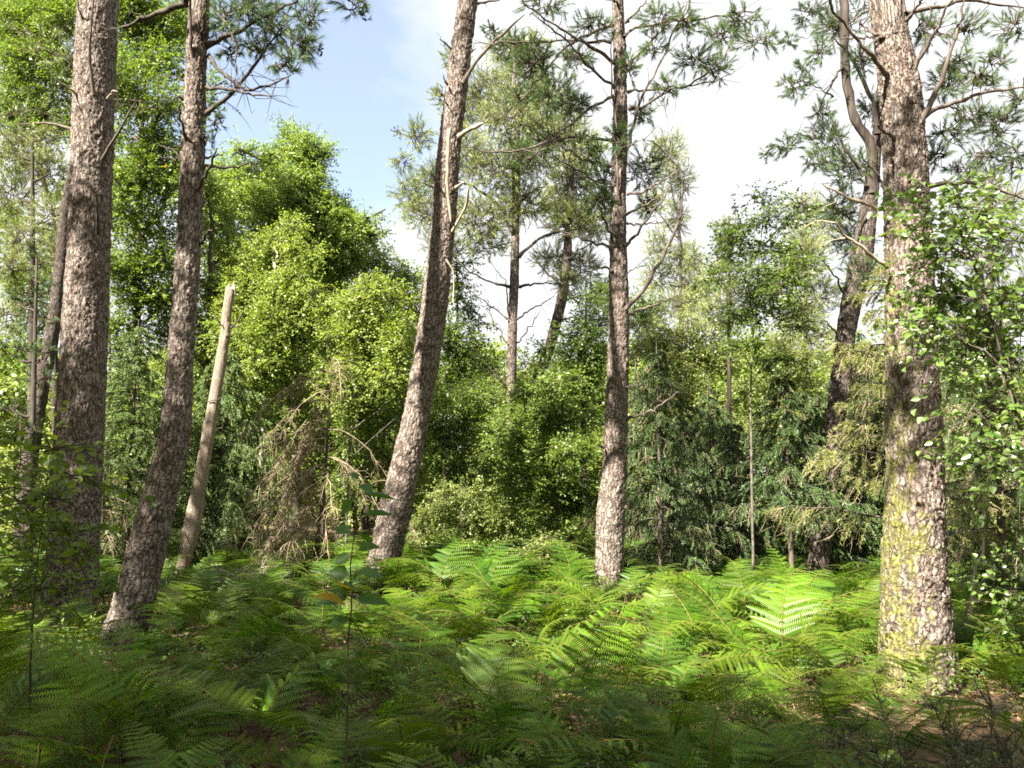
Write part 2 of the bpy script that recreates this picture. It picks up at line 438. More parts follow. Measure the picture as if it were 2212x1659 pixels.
M['gorse'] = leaf_mat('gorse_spine', (.018, .035, .014), (.045, .075, .028), trans=.1, gloss=.05)
M['grass'] = leaf_mat('grass_blade', (.06, .12, .03), (.16, .21, .07), (.4, .3, .14))

def ground_mat():
    m, t = newmat('forest_soil'); l = t.links.new
    out = N(t, 'ShaderNodeOutputMaterial'); b = N(t, 'ShaderNodeBsdfPrincipled'); b.inputs['Roughness'].default_value = .95
    tcn = N(t, 'ShaderNodeTexCoord'); n1 = N(t, 'ShaderNodeTexNoise'); n1.inputs['Scale'].default_value = 9; n1.inputs['Detail'].default_value = 8; n1.inputs['Roughness'].default_value = .7
    n2 = N(t, 'ShaderNodeTexNoise'); n2.inputs['Scale'].default_value = .8; n2.inputs['Detail'].default_value = 3
    for x in (n1, n2): l(tcn.outputs['Object'], x.inputs['Vector'])
    cr = N(t, 'ShaderNodeValToRGB'); e = cr.color_ramp.elements; e[0].color, e[1].color = (.035, .022, .012, 1), (.19, .115, .06, 1); e[0].position, e[1].position = .32, .68
    c2 = N(t, 'ShaderNodeMix', data_type='RGBA'); c2.inputs['B'].default_value = (.045, .06, .018, 1)
    mr = N(t, 'ShaderNodeMapRange'); mr.inputs['From Min'].default_value, mr.inputs['From Max'].default_value, mr.inputs['To Max'].default_value = .5, .65, .7
    l(n2.outputs['Fac'], mr.inputs['Value']); l(mr.outputs[0], c2.inputs['Factor']); l(n1.outputs['Fac'], cr.inputs['Fac']); l(cr.outputs['Color'], c2.inputs['A']); l(c2.outputs['Result'], b.inputs['Base Color'])
    bp = N(t, 'ShaderNodeBump'); bp.inputs['Strength'].default_value = .6; bp.inputs['Distance'].default_value = .04
    l(n1.outputs['Fac'], bp.inputs['Height']); l(bp.outputs[0], b.inputs['Normal']); l(b.outputs[0], out.inputs['Surface'])
    return m
M['ground'] = ground_mat()

# ------------------------------------------------------------------ the setting: ground
xs = np.r_[np.linspace(-600, -22, 24), np.linspace(-20, 20, 161), np.linspace(22, 600, 24)]
ys = np.r_[np.linspace(-600, -7, 24), np.linspace(-5, 45, 201), np.linspace(47, 900, 30)]
X, Yg = np.meshgrid(xs, ys)
Z = gz(X, Yg) + .025 * np.sin(X * 3.1 + Yg * 1.7) * np.sin(Yg * 2.9 - X)
nx_, ny_ = len(xs), len(ys)
i = (np.arange(ny_ - 1)[:, None] * nx_ + np.arange(nx_ - 1)[None]).ravel()
g = Geo(); g.add(np.stack([X, Yg, Z], -1), [np.stack([i, i + 1, i + nx_ + 1, i + nx_], -1)])
tag(g.build('ground', M['ground'], None, True), 'forest floor of brown needle litter and soil', None, None, 'structure')

# ------------------------------------------------------------------ builders for trees
def px_radius(Y, wpx, p):
    return wpx / F * float((p - EYE) @ W_)

def limb(px_pts, Y, dY=None, r0=.03, r1=.006, n=16, jit=.010, twigs=0, twig_len=.3, S=6, mat=None, parent=None, name='branch', anchor=None):
    """one branch given by photo pixels; dY = how far its tip leans away from or towards the camera"""
    if dY is None: dY = rng.uniform(-.8, .8)
    k = np.linspace(0, 1, len(px_pts))
    P = np.array([at(x, y, Y + dY * t) for (x, y), t in zip(px_pts, k)])
    if anchor is not None: P[0] = anchor
    C = catmull(P, n)
    j = rng.normal(size=(n, 3)) * jit; j[0] = 0
    C = C + j
    g = Geo()
    Rd = np.linspace(r0, r1, n) * rng.uniform(.88, 1.12, n); Rd[0] *= 1.35; Rd[-1] *= .5
    V, Q = tubes(C, Rd, S); g.add(V, [Q], rng.uniform(0, 1))
    if twigs:
        ii = rng.integers(n // 4, n, twigs)
        b = C[ii]; T = unit(np.gradient(C, axis=0))[ii]
        d = unit(T * .5 + rng.normal(size=(twigs, 3)) * .8 + np.array([0, 0, -.15]))
        Lt = twig_len * rng.uniform(.3, 1.2, twigs)[:, None]
        P3 = np.stack([b, b + d * Lt * .35 + rng.normal(size=b.shape) * .01, b + d * Lt * .7 + rng.normal(size=b.shape) * .03, b + d * Lt + np.array([0, 0, -.12]) * Lt + rng.normal(size=b.shape) * .04], 1)
        V, Q = tubes(P3, np.broadcast_to(np.array([.0055, .0045, .003, .0012]), (twigs, 4)), 3); g.add(V, [Q], .4)
    g.build(name, mat or M['branch'], parent, True)
    return C

def needle_blob(g, C, Rad, ntuft, per=44, nl=.13, nw=.0042, shoot=.25, hang=0.0, twig_mat=1, root=None, up=.35):
    """tufts of long needles on short shoots, in the ellipsoid C, Rad"""
    mr_ = float(np.mean(Rad)); shoot = min(shoot, .55 * mr_); nl = min(nl, .05 + .28 * mr_)
    n = max(int(ntuft), 3)
    d = rand_dirs(n); rr = rng.uniform(.1, 1, n) ** .6
    P = C + d * Rad * rr[:, None]
    D = unit(d * .8 + rng.normal(size=(n, 3)) * .5 + np.array([0, 0, up - hang]))
    sl = shoot * rng.uniform(.6, 1.3, n)
    t = rng.uniform(0, 1, (n, per))
    b = P[:, None] + D[:, None] * (t * sl[:, None])[..., None]
    a = rng.uniform(.15, .75, (n, per)); ph = rng.uniform(0, 2 * np.pi, (n, per))
    A = unit(np.cross(D, rand_dirs(n))); B = np.cross(D, A)
    nd = D[:, None] * np.cos(a)[..., None] + (A[:, None] * np.cos(ph)[..., None] + B[:, None] * np.sin(ph)[..., None]) * np.sin(a)[..., None]
    nd = nd + np.array([0, 0, -.18])
    ln = nl * rng.uniform(.7, 1.15, (n, per))
    w = unit(np.cross(nd, rand_dirs(n * per).reshape(n, per, 3))) * nw * .5
    V = np.stack([b - w, b + w, b + nd * ln[..., None]], 2)
    rd = np.clip(.6 * rng.uniform(0, 1, n)[:, None] + .4 * rng.uniform(0, 1, (n, per)), 0, 1)
    g.add(V, [np.arange(n * per * 3).reshape(-1, 3)], np.repeat(rd.ravel(), 3), 0)
    if twig_mat is not None:
        # several crooked branchlets wander through the mass; every shoot springs from the nearest of them
        na = max(2, n // 14)
        a0 = (C + rand_dirs(na) * Rad * rng.uniform(.2, .9, (na, 1))) if root is None else np.repeat(np.asarray(root)[None], na, 0)
        a1 = C + rand_dirs(na) * Rad * rng.uniform(.5, .95, (na, 1))
        t_ = np.linspace(0, 1, 9)[None, :, None]
        arm = a0[:, None] * (1 - t_) + a1[:, None] * t_ + np.cumsum(rng.normal(size=(na, 9, 3)), 1) * .03 * np.linalg.norm(Rad)
        V, Q = tubes(arm, np.broadcast_to(np.linspace(.011, .005, 9), (na, 9)), 4); g.add(V, [Q], .4, twig_mat)
        ap = arm.reshape(-1, 3)
        best = np.argmin(((P[:, None] - ap[None]) ** 2).sum(-1) + rng.uniform(0, .02, (n, len(ap))), 1)
        s0 = ap[best]; mid = (s0 + P) / 2 + rng.normal(size=P.shape) * .03
        P3 = np.stack([s0, mid, P, P + D * sl[:, None]], 1)
        V, Q = tubes(P3, np.broadcast_to(np.array([.006, .005, .004, .002]), (n, 4)), 3); g.add(V, [Q], .4, twig_mat)

def pine_crown(parent, blobs, Y, mat, dens=70, spread=.8, per=44, nl=.14, nw=.0045, name='crown', up=.35, twig=None, dYs=None):
    g = Geo()
    for i, bl in enumerate(blobs):
        x, y, rx, ry = bl[:4]
        dy = bl[4] if len(bl) > 4 else rng.uniform(-spread, spread)
        c = at(x, y, Y + dy); s = (Y + dy) / F
        Rad = np.array([rx * s, (rx + ry) * .5 * s, ry * s])
        needle_blob(g, c, Rad, 2.6 * dens * math.pi * Rad[0] * Rad[2], per, nl, nw, up=up)
    return g.build(name, [mat, twig or M['twig']], parent)

def trunk_from_px(rows, Y, extend=None):
    """rows of (py, left px, right px), bottom first; extended to the ground and above the frame"""
    P, R = [], []
    for py, a, b in rows:
        p = at((a + b) / 2, py, Y); P.append(p); R.append(px_radius(Y, (b - a) / 2, p))
    P, R = np.array(P), np.array(R)
    base = P[0].copy()
    sl = (P[1] - P[0]) / max(P[1][2] - P[0][2], .05)
    z0 = gz(base[0], Y) - .12
    if base[2] > z0 + .05:
        b2 = base + sl * (z0 - base[2]) * .8; b2[2] = z0
        P = np.vstack([b2, P]); R = np.r_[R[0] * 1.06, R]
    else:
        P[0, 2] = z0
    if extend:
        d = unit(P[-1] - P[-3])
        for k in range(1, 4):
            P = np.vstack([P, P[-1] + d * (extend / 3) + np.array([rng.normal() * .06, rng.normal() * .06, 0])]); R = np.r_[R, R[-1] * .72]
    return P, R

def pine(name, label, rows, Y, seed, bark='bark', extend=4.0, plate=(.075, .13), depth=.016, du=.014, moss=None, group=None, knots=14, top_blobs=6, flare=.25, needle='needle_dark'):
    P, R = trunk_from_px(rows, Y, extend)
    root = thing(name, label, 'tree', (P[0][0], P[0][1], gz(P[0][0], P[0][1])), group)
    bark_trunk('trunk', root, P, R, M[bark], plate, depth, du, knots, seed, moss, flare)
    top = P[-1]
    if top_blobs:
        g = Geo()
        for k in range(top_blobs):
            f = k / max(top_blobs - 1, 1)
            b = top - unit(P[-1] - P[-2]) * f * min(extend, 5) * .5
            a = k * 2.4 + seed
            c = b + np.array([math.cos(a), math.sin(a), .25]) * (.45 + 1.1 * f)
            needle_blob(g, c, np.array([.75, .75, .45]), 42, 36, .15, .007, root=b)
            V, Q = tubes(catmull([b, (b + c) / 2 + [0, 0, .1], c], 6), np.linspace(.035, .012, 6), 5); Geo().add(V, [Q]).build('limb', M['branch'], root, True)
        g.build('crown', [M[needle], M['twig']], root)
    return root

def broadleaf(name, label, trunk, Y, r0, clumps, leaf, size=.07, dens=1.0, bark='branch_dark', group=None, fold=0.0, k=12, spread=.7, cat='tree', limbs=True, flat=.5, trunk_name='trunk', aspect=.66, droop=.15, base_z=None):
    if Y > 13: flat = .95
    if Y > 9: size = size * .84
    T = np.array([at(x, y, Y) for x, y in trunk])
    gb = gz(T[0][0], Y) - .08
    T[0][2] = gb if base_z is None else base_z
    root = thing(name, label, cat, (T[0][0], T[0][1], gb + .08), group)
    C = catmull(T, max(12, len(T) * 6))
    C[1:] += rng.normal(size=(len(C) - 1, 3)) * r0 * .12
    Rd = np.linspace(r0, r0 * .28, len(C)); Rd[0] *= 1.25
    g = Geo(); V, Q = tubes(C, Rd, 10); g.add(V, [Q]); g.build(trunk_name, M[bark], root, True)
    g = Geo(); 
    for cl in clumps:
        x, y, rx, ry = cl[:4]
        dy = cl[4] if len(cl) > 4 else rng.uniform(-spread, spread)
        de = cl[5] if len(cl) > 5 else 1.0
        c = at(x, y, Y + dy); s = (Y + dy) / F
        Rad = np.array([rx * s, (rx + ry) * .42 * s, ry * s])
        area = math.pi * Rad[0] * Rad[2]
        nleaf = de * dens * (4.6 if Y > 13 else 6.0) * area / (size * size * aspect * .5)
        # a clump is several boughs of sprays, so gaps stay between them
        nb = int(np.clip(area / (size * 5) ** 2 * .5, 3, 26))
        for j in range(nb):
            dd = rand_dirs(1)[0]; cc = c + dd * Rad * rng.uniform(.3, 1.08)
            rb = Rad * rng.uniform(.32, .68)
            sprays(g, cc, rb, nleaf / nb / k, k, size, 0, 1, fold, flat, droop=droop, aspect=aspect, tw=max(.0028, size * .045))
        if limbs:
            zt = C[:, 2]; tgt = c[2] - np.linalg.norm((c - C[np.argmin(abs(zt - c[2]))])[:2]) * .7
            a = C[np.argmin(abs(zt - tgt))]
            mid = (a + c) / 2 + np.array([0, 0, .12]) * np.linalg.norm(c - a)
            cu = catmull([a, mid, c, c + (c - mid) * .4], 9); cu[1:] += rng.normal(size=(8, 3)) * .02
            V, Q = tubes(cu, np.linspace(r0 * .42, r0 * .1, 9), 5); Geo().add(V, [Q]).build('limb', M[bark], root, True)
    g.build('crown', [M[leaf], M['twig']], root)
    return root

def spruce(name, label, x_px, top_py, Y, r0, z_lo, reach, nb, mat, seed, dead=.0, droop=.5, sector=None, group=None, trunk_top=None, hang=.9, needles=True, base_shift=0, bare_mat='dead_twig', twmat=None, kink=.0):
    """a spruce: trunk, and drooping boughs whose branchlets hang; sector = azimuths to favour"""
    rg = np.random.default_rng(seed)
    top = at(x_px, top_py, Y)
    base = np.array([top[0] + base_shift, Y, gz(top[0], Y) - .08])
    root = thing(name, label, 'tree', (base[0], base[1], base[2] + .08), group)
    C = catmull([base, (base * .6 + top * .4) + [kink, 0, 0], top], 24)
    g = Geo(); V, Q = tubes(C, np.linspace(r0, .008, 24), 9); g.add(V, [Q]); g.build('trunk', twmat or M['bark_spruce'], root, True)
    gn = Geo(); gb = Geo(); gd = Geo()
    H = top[2] - base[2]
    for i in range(nb):
        f = (i + rg.uniform(0, 1)) / nb
        z = z_lo + (top[2] - z_lo - .1) * f
        if sector and rg.uniform() < .8: az = rg.uniform(*sector)
        else: az = i * 2.399 + rg.normal() * .3
        Lb = reach * (1 - f) ** .75 * rg.uniform(.6, 1.1) + .1
        o = np.array([np.interp(z, C[:, 2], C[:, 0]), np.interp(z, C[:, 2], C[:, 1]), z])
        h = np.array([math.cos(az), math.sin(az), 0])
        t = np.linspace(0, 1, 8)
        dz = Lb * (.18 * t - droop * t ** 1.6 + .22 * droop * t ** 4)
        P = o + h * (t * Lb)[:, None] + np.array([0, 0, 1.0]) * dz[:, None] + rg.normal(size=(8, 3)) * .012 * Lb
        if not needles: gb = gd = Geo()
        V, Q = tubes(P, np.linspace(.006 + .007 * Lb, .003, 8), 4); gb.add(V, [Q])
        m = int(10 + 20 * Lb); tt = rg.uniform(.15, 1, m)
        b = np.stack([np.interp(tt, t, P[:, c]) for c in range(3)], 1)
        sd = np.array([-h[1], h[0], 0])
        d = unit(h * .7 + sd * np.where(np.arange(m) % 2, 1, -1)[:, None] * rg.uniform(.4, 1, (m, 1)) + np.array([0, 0, -hang * 1.0]) * rg.uniform(.2, 1.5, (m, 1)))
        Lt = (.10 + .26 * Lb * (1 - tt * .6)) * rg.uniform(.5, 1.2, m)
        e = b + d * Lt[:, None] + np.array([0, 0, -.35 * hang]) * Lt[:, None]
        mid = b + d * Lt[:, None] * .55
        isd = rg.uniform(0, 1, m) < dead
        P3 = np.stack([b, mid, e], 1)
        for msk, gg in ((~isd, gb), (isd, gd)):
            if msk.any():
                V, Q = tubes(P3[msk], np.broadcast_to(np.array([.0042, .0034, .0016]), (msk.sum(), 3)), 3); gg.add(V, [Q], .5)
        if isd.any():        # dead branchlets keep a few bare side twigs
            q = np.repeat(np.where(isd)[0], 4); u = rg.uniform(.2, 1, len(q))[:, None]
            s0 = b[q] + (e[q] - b[q]) * u
            s1 = s0 + unit(d[q] + rg.normal(size=(len(q), 3)) * .7 + np.array([0, 0, -.6])) * Lt[q][:, None] * rg.uniform(.2, .6, (len(q), 1))
            V, Q = tubes(np.stack([s0, (s0 + s1) / 2 + rg.normal(size=s0.shape) * .01, s1], 1), np.broadcast_to(np.array([.0026, .002, .0012]), (len(q), 3)), 3); gd.add(V, [Q], .5)
        if not needles: gb.build('bough', M[bare_mat], root)
        if needles and (~isd).any():
            q = np.where(~isd)[0]; per = 70
            u = rg.uniform(0, 1, (len(q), per))[..., None]
            pb = (b[q][:, None] * (1 - u) + e[q][:, None] * u) + (mid[q] - (b[q] + e[q]) / 2)[:, None] * (4 * u * (1 - u))
            dd = (e[q] - b[q]) / np.maximum(Lt[q], .02)[:, None]
            nd = unit(dd[:, None] * .7 + rg.normal(size=(len(q), per, 3)) * .75 + np.array([0, 0, .12]))
            w = unit(np.cross(nd, rg.normal(size=nd.shape))) * (.0034 if Y < 10 else .005)
            V = np.stack([pb - w, pb + w, pb + nd * rg.uniform(.022, .05, (len(q), per, 1))], 2)
            rd = np.clip(.55 * rg.uniform(0, 1, (len(q), 1)) + .45 * rg.uniform(0, 1, (len(q), per)) + .0 * u[..., 0], 0, 1)
            gn.add(V, [np.arange(V.size // 3).reshape(-1, 3)], np.repeat(rd.ravel(), 3))
    if needles:
        gb.build('bough', M['branch_dark'], root, True)
        if gd.n:
            n0 = gn.n; gn.V += gd.V; gn.A += gd.A; gn.F += [(f + n0, 1) for f, m in gd.F]; gn.n += gd.n
        gn.build('crown', [mat, M['dead_twig']], root)
    return root
M['bark_spruce'] = wood_mat('spruce_bark', (.045, .035, .028), (.12, .095, .075), 20, .5)

# ------------------------------------------------------------------ the five big pines
G5 = None
p1 = pine('pine_tree', 'thick straight pine at the far left edge, its lower trunk in deep shade',
          [(1330, 92, 196), (1250, 100, 205), (1120, 110, 212), (1000, 117, 217), (740, 137, 226), (540, 150, 233), (330, 160, 240), (150, 166, 245), (0, 172, 250)], 9.3, 3, 'bark', 8.0, (.05, .10), .021, .013)
p2 = pine('pine_tree', 'slender leaning pine with shadowed right side, second trunk from the left edge',
          [(1400, 215, 305), (1330, 240, 322), (1250, 262, 343), (1100, 302, 372), (950, 343, 407), (800, 362, 415), (700, 371, 421), (500, 385, 435), (340, 393, 440), (200, 400, 442), (100, 404, 446), (0, 411, 452)], 7.9, 5, 'bark', 8.5, (.04, .085), .017, .011)
p3 = pine('pine_tree', 'sunlit pine leaning right beside the dead drooping spruce, long pale scar down its bark',
          [(1310, 752, 838), (1250, 783, 853), (1180, 802, 870), (1100, 820, 890), (900, 871, 926), (700, 905, 961), (500, 931, 982), (400, 938, 988), (300, 949, 996), (150, 968, 1014), (60, 982, 1023), (0, 990, 1031)], 10.7, 8, 'bark', 7.5, (.05, .10), .021, .013, knots=22)
p4 = pine('pine_tree', 'slim straight pine with many curved bare branches rising from the sunlit ferns',
          [(1330, 1286, 1347), (1270, 1286, 1345), (1180, 1288, 1347), (1100, 1290, 1350), (1000, 1302, 1354), (900, 1306, 1356), (800, 1311, 1357), (700, 1315, 1358), (600, 1317, 1356), (500, 1318, 1352), (400, 1321, 1352), (300, 1323, 1355), (200, 1326, 1354), (100, 1325, 1351), (0, 1322, 1346)], 10.3, 13, 'bark', 6.5, (.045, .085), .017, .012, knots=20)
p5 = pine('pine_tree', 'largest pine trunk on the right, yellow-green moss covering its lower left side',
          [(1480, 1906, 2062), (1400, 1908, 2050), (1300, 1909, 2042), (1200, 1910, 2036), (1000, 1918, 2032), (800, 1918, 2022), (600, 1917, 2012), (400, 1912, 2000), (270, 1909, 1993), (200, 1903, 1985), (100, 1893, 1966), (0, 1881, 1946)], 6.5, 21, 'bark', 9.0, (.052, .085), .021, .0095, moss=(.20, .20, .58), knots=12, flare=.16)

def stub(parent, pts, Y, r0=.02, r1=.008, dY=None, mat='branch', twigs=0, jit=.006, n=8, tl=.3):
    return limb(pts, Y, dY, r0, r1, n, jit, twigs, tl, 6, M[mat], parent)

# branches of the far left pine
for pts, r0, dY, m in [([(203, 205), (193, 130), (196, 60), (205, -40)], .02, -.5, 'branch'), ([(222, 345), (247, 300), (293, 220)], .024, -.5, 'branch'), ([(163, 202), (140, 185), (113, 167)], .016, -.3, 'dead'),
                   ([(233, 213), (242, 200), (252, 197)], .014, -.3, 'dead'), ([(212, 505), (209, 460), (208, 415)], .02, -.4, 'branch_dark'), ([(180, 45), (172, 20), (165, -10)], .012, -.2, 'branch')]:
    stub(p1, pts, 9.1, r0, r0 * .35, dY, m, 3 if m == 'branch' else 0)
# branches of the slender leaning pine
for pts, r0, tw, dY in [([(445, 98), (500, 73), (583, 33), (650, -5)], .032, 10, -.5), ([(440, 248), (500, 203), (550, 140), (607, 67)], .03, 12, -.3), ([(450, 120), (483, 160), (533, 193), (593, 180), (627, 163)], .022, 26, -.5),
                    ([(444, 188), (520, 200), (592, 210)], .020, 6, -.5), ([(455, 10), (500, 73), (513, 117), (507, 175)], .020, 8, -.5), ([(438, 360), (500, 362), (560, 348)], .017, 2, .1), ([(436, 342), (460, 338), (487, 332)], .014, 0, .1),
                    ([(416, 423), (447, 373), (470, 320)], .024, 1, -.5), ([(412, 333), (393, 267), (387, 220)], .020, 1, -.5), ([(392, 345), (360, 340), (340, 338)], .012, 1, .1), ([(392, 340), (365, 322), (337, 310)], .011, 1, .2),
                    ([(402, 173), (380, 168), (362, 163)], .012, 1, .1), ([(421, 160), (413, 100), (412, 0), (410, -50)], .022, 2, -.4), ([(437, 95), (440, 50), (450, -20)], .020, 2, -.4), ([(430, 528), (450, 505), (470, 483)], .02, 0, -.3),
                    ([(405, 5), (360, 22), (320, 37), (253, 60)], .040, 6, .3), ([(399, 215), (385, 210), (378, 212)], .014, 1, -.2)]:
    stub(p2, pts, 7.9, r0, r0 * .3, dY, 'branch_dark', tw, .008, 14, .34)
pine_crown(p2, [(520, 28, 55, 40, .3), (590, 60, 50, 45, .4), (640, 95, 48, 42, .2), (620, 140, 40, 28, 0), (560, 15, 60, 25, .6), (470, 265, 16, 36, .6), (660, 30, 40, 35, .5), (690, 110, 14, 16, .3), (480, 40, 30, 45, .8), (760, 12, 45, 16, .4), (785, 30, 16, 18, .4), (555, 100, 40, 30, .5), (500, 110, 25, 30, 1.0), (445, 300, 14, 20, .7)], 7.2, M['needle_dark'], 170, .4, 46, .10, .0034)
# the sunlit leaning pine
for pts, r0, tw, dY, m in [([(1000, 180), (1037, 123), (1090, 70), (1133, 32)], .03, 2, -.4, 'branch'), ([(992, 295), (1015, 280), (1043, 267)], .035, 0, -.3, 'dead'), ([(975, 105), (950, 83)], .016, 3, -.2, 'branch'), ([(966, 184), (957, 162)], .016, 0, -.2, 'branch'),
                       ([(944, 400), (938, 385), (931, 373)], .02, 0, -.25, 'branch'), ([(936, 406), (914, 394)], .014, 0, -.2, 'dead'), ([(982, 408), (1002, 394)], .025, 0, -.25, 'dead'), ([(977, 500), (1003, 450), (1014, 403)], .022, 1, -.4, 'dead'),
                       ([(1030, 8), (1060, 3), (1085, -2)], .02, 2, .1, 'branch'), ([(963, 560), (980, 590), (978, 640), (981, 662)], .014, 0, -.05, 'dead'), ([(1016, 110), (1030, 105)], .02, 0, -.1, 'branch'), ([(955, 205), (951, 200)], .014, 0, -.2, 'branch')]:
    stub(p3, pts, 10.55, r0, r0 * (.7 if m == 'dead' and len(pts) < 4 else .4), dY, m, tw)
limb([(972, 280), (967, 318), (966, 380), (969, 430), (972, 480)], 10.42, 0, .028, .018, 12, .004, 0, .3, 7, M['dead'], p3, 'bare_strip')
# branches and needles of the slim pine with many curved branches
B4 = [([(1329, 137), (1263, 93), (1190, 50), (1130, 3)], .028, 14, -.6), ([(1327, 190), (1270, 143), (1224, 87), (1150, 30)], .024, 14, -.9), ([(1320, 92), (1240, 88), (1150, 90), (1024, 92)], .022, 14, -.3), ([(1324, 53), (1230, 97), (1170, 163), (1090, 260)], .024, 12, -.8),
      ([(1324, 207), (1264, 243), (1204, 293), (1137, 343)], .026, 16, -.6), ([(1325, 303), (1237, 298), (1187, 307), (1120, 325), (1070, 328), (1000, 315)], .024, 14, -.4), ([(1320, 360), (1257, 340), (1194, 307), (1164, 283)], .022, 10, -.5), ([(1315, 417), (1270, 383), (1184, 330)], .02, 10, -.6),
      ([(1318, 430), (1290, 423), (1257, 400)], .014, 4, -.3), ([(1327, 530), (1300, 460), (1284, 410)], .022, 2, -.6), ([(1317, 535), (1237, 507), (1167, 483)], .018, 6, -.2), ([(1337, 440), (1332, 317), (1324, 200), (1319, 90)], .022, 3, -.5),
      ([(1347, 350), (1370, 267), (1387, 207), (1430, 127), (1457, 67), (1485, 0)], .028, 8, -.6), ([(1355, 200), (1410, 192), (1474, 187), (1530, 178), (1580, 160)], .02, 12, .2), ([(1350, 143), (1387, 110), (1437, 57), (1480, 10)], .024, 8, -.3), ([(1348, 80), (1370, 60), (1474, 45), (1600, 28), (1640, 33), (1665, 75)], .024, 16, .4),
      ([(1350, 50), (1376, 25), (1400, -5)], .022, 4, -.3), ([(1357, 237), (1390, 230), (1434, 203), (1485, 183), (1540, 150), (1580, 95)], .022, 16, -.2), ([(1352, 668), (1392, 620), (1430, 560), (1465, 480), (1477, 415), (1460, 352), (1420, 312), (1390, 300)], .028, 10, -.7), ([(1354, 420), (1404, 407), (1474, 363)], .02, 6, -.3),
      ([(1352, 463), (1404, 437), (1450, 403)], .02, 3, -.4), ([(1352, 530), (1387, 490), (1450, 400)], .024, 3, -.6), ([(1354, 483), (1400, 484), (1437, 478)], .017, 3, .1), ([(1358, 676), (1404, 663), (1463, 638)], .024, 1, -.2), ([(1352, 838), (1370, 834), (1393, 830)], .016, 0, -.2), ([(1355, 905), (1390, 893), (1427, 876), (1468, 845)], .022, 2, -.3),
      ([(1340, 970), (1356, 955), (1372, 942)], .022, 0, -.4), ([(1347, 1030), (1362, 1022)], .018, 0, -.3), ([(1304, 966), (1294, 963)], .015, 0, -.2), ([(1352, 1096), (1366, 1098)], .015, 0, -.2), ([(1345, 606), (1362, 585), (1404, 570)], .014, 2, .1), ([(1324, 836), (1308, 835)], .014, 0, -.2), ([(1323, 587), (1285, 570), (1250, 552)], .018, 4, .3), ([(1340, 20), (1320, -10), (1290, -40)], .024, 5, -.4)]
for pts, r0, tw, dY in B4:
    stub(p4, pts, 10.2, r0 * .92, r0 * .3, dY, 'branch', tw, .012, 18, .42)
pine_crown(p4, [(1200, 205, 60, 42), (1150, 130, 48, 42), (1240, 130, 40, 30), (1110, 100, 40, 26), (1290, 330, 20, 30), (1308, 395, 36, 42), (1296, 435, 32, 30), (1240, 235, 40, 40), (1180, 300, 46, 24), (1130, 330, 40, 24), (1060, 70, 22, 20), (1390, 245, 30, 24), (1395, 370, 40, 46), (1400, 440, 24, 28), (1440, 190, 30, 24),
                (1500, 130, 50, 26), (1560, 75, 46, 28), (1545, 150, 40, 26), (1640, 88, 56, 18), (1480, 45, 34, 34), (1420, 40, 44, 26), (1280, 60, 50, 26), (1340, 300, 26, 40), (1600, 40, 40, 26), (1180, 10, 60, 20), (1410, 100, 30, 26), (1360, 150, 24, 30), (1130, 210, 40, 26), (1258, 300, 26, 20)], 10.2, M['needle_dark'], 170, .9, 46, .095, .0040)
# branches of the mossy pine
B5 = [([(1914, 160), (1881, 117), (1807, 33), (1787, -10)], .022, 8, -.5), ([(1971, 153), (2021, 67), (2058, -10)], .022, 3, -.4), ([(1977, 283), (2001, 247), (2087, 213), (2141, 197), (2230, 185)], .024, 12, .2), ([(1980, 280), (2021, 200), (2054, 110), (2087, 0)], .026, 4, -.3), ([(1957, 45), (1975, 20), (2000, -10)], .02, 2, -.2),
      ([(1957, 30), (2057, 8), (2107, 3), (2220, 20)], .02, 8, .4), ([(1931, 297), (1910, 283), (1891, 270)], .018, 0, -.3), ([(1913, 410), (1891, 373), (1867, 343)], .018, 1, -.1), ([(1913, 453), (1841, 430), (1777, 397)], .018, 2, -.1), ([(1916, 577), (1884, 553), (1840, 517), (1811, 493), (1797, 477)], .019, 3, -.3),
      ([(2000, 400), (2050, 398), (2097, 393), (2150, 408), (2225, 432)], .022, 8, .3), ([(1910, 80), (1870, 60), (1840, 30)], .014, 4, .1), ([(1906, 80), (1860, 82), (1806, 85)], .012, 3, .2)]
for pts, r0, tw, dY in B5:
    stub(p5, pts, 6.4, r0, r0 * .35, dY, 'dead' if pts[0] in ((1913, 453), (1916, 577)) else 'branch', tw, .007, 16, .3)
pine_crown(p5, [(2010, 60, 40, 40, 1.0), (2070, 130, 40, 30, 1.2), (2110, 180, 44, 30, .8), (2150, 130, 30, 30, 1.4), (2040, 180, 40, 40, 1.5), (2100, 250, 50, 30, 1.2), (2050, 290, 40, 30, 1.6), (2160, 270, 46, 40, 1.4), (2190, 340, 36, 40, 1.5), (2020, 340, 30, 36, 1.3), (2130, 330, 40, 26, 1.0), (2200, 210, 26, 30, 1.1), (2090, 60, 40, 26, 1.5), (2180, 60, 40, 30, 1.6), (2080, 370, 40, 22, 1.7)], 6.5, M['needle_dark'], 210, .5, 44, .085, .0030)

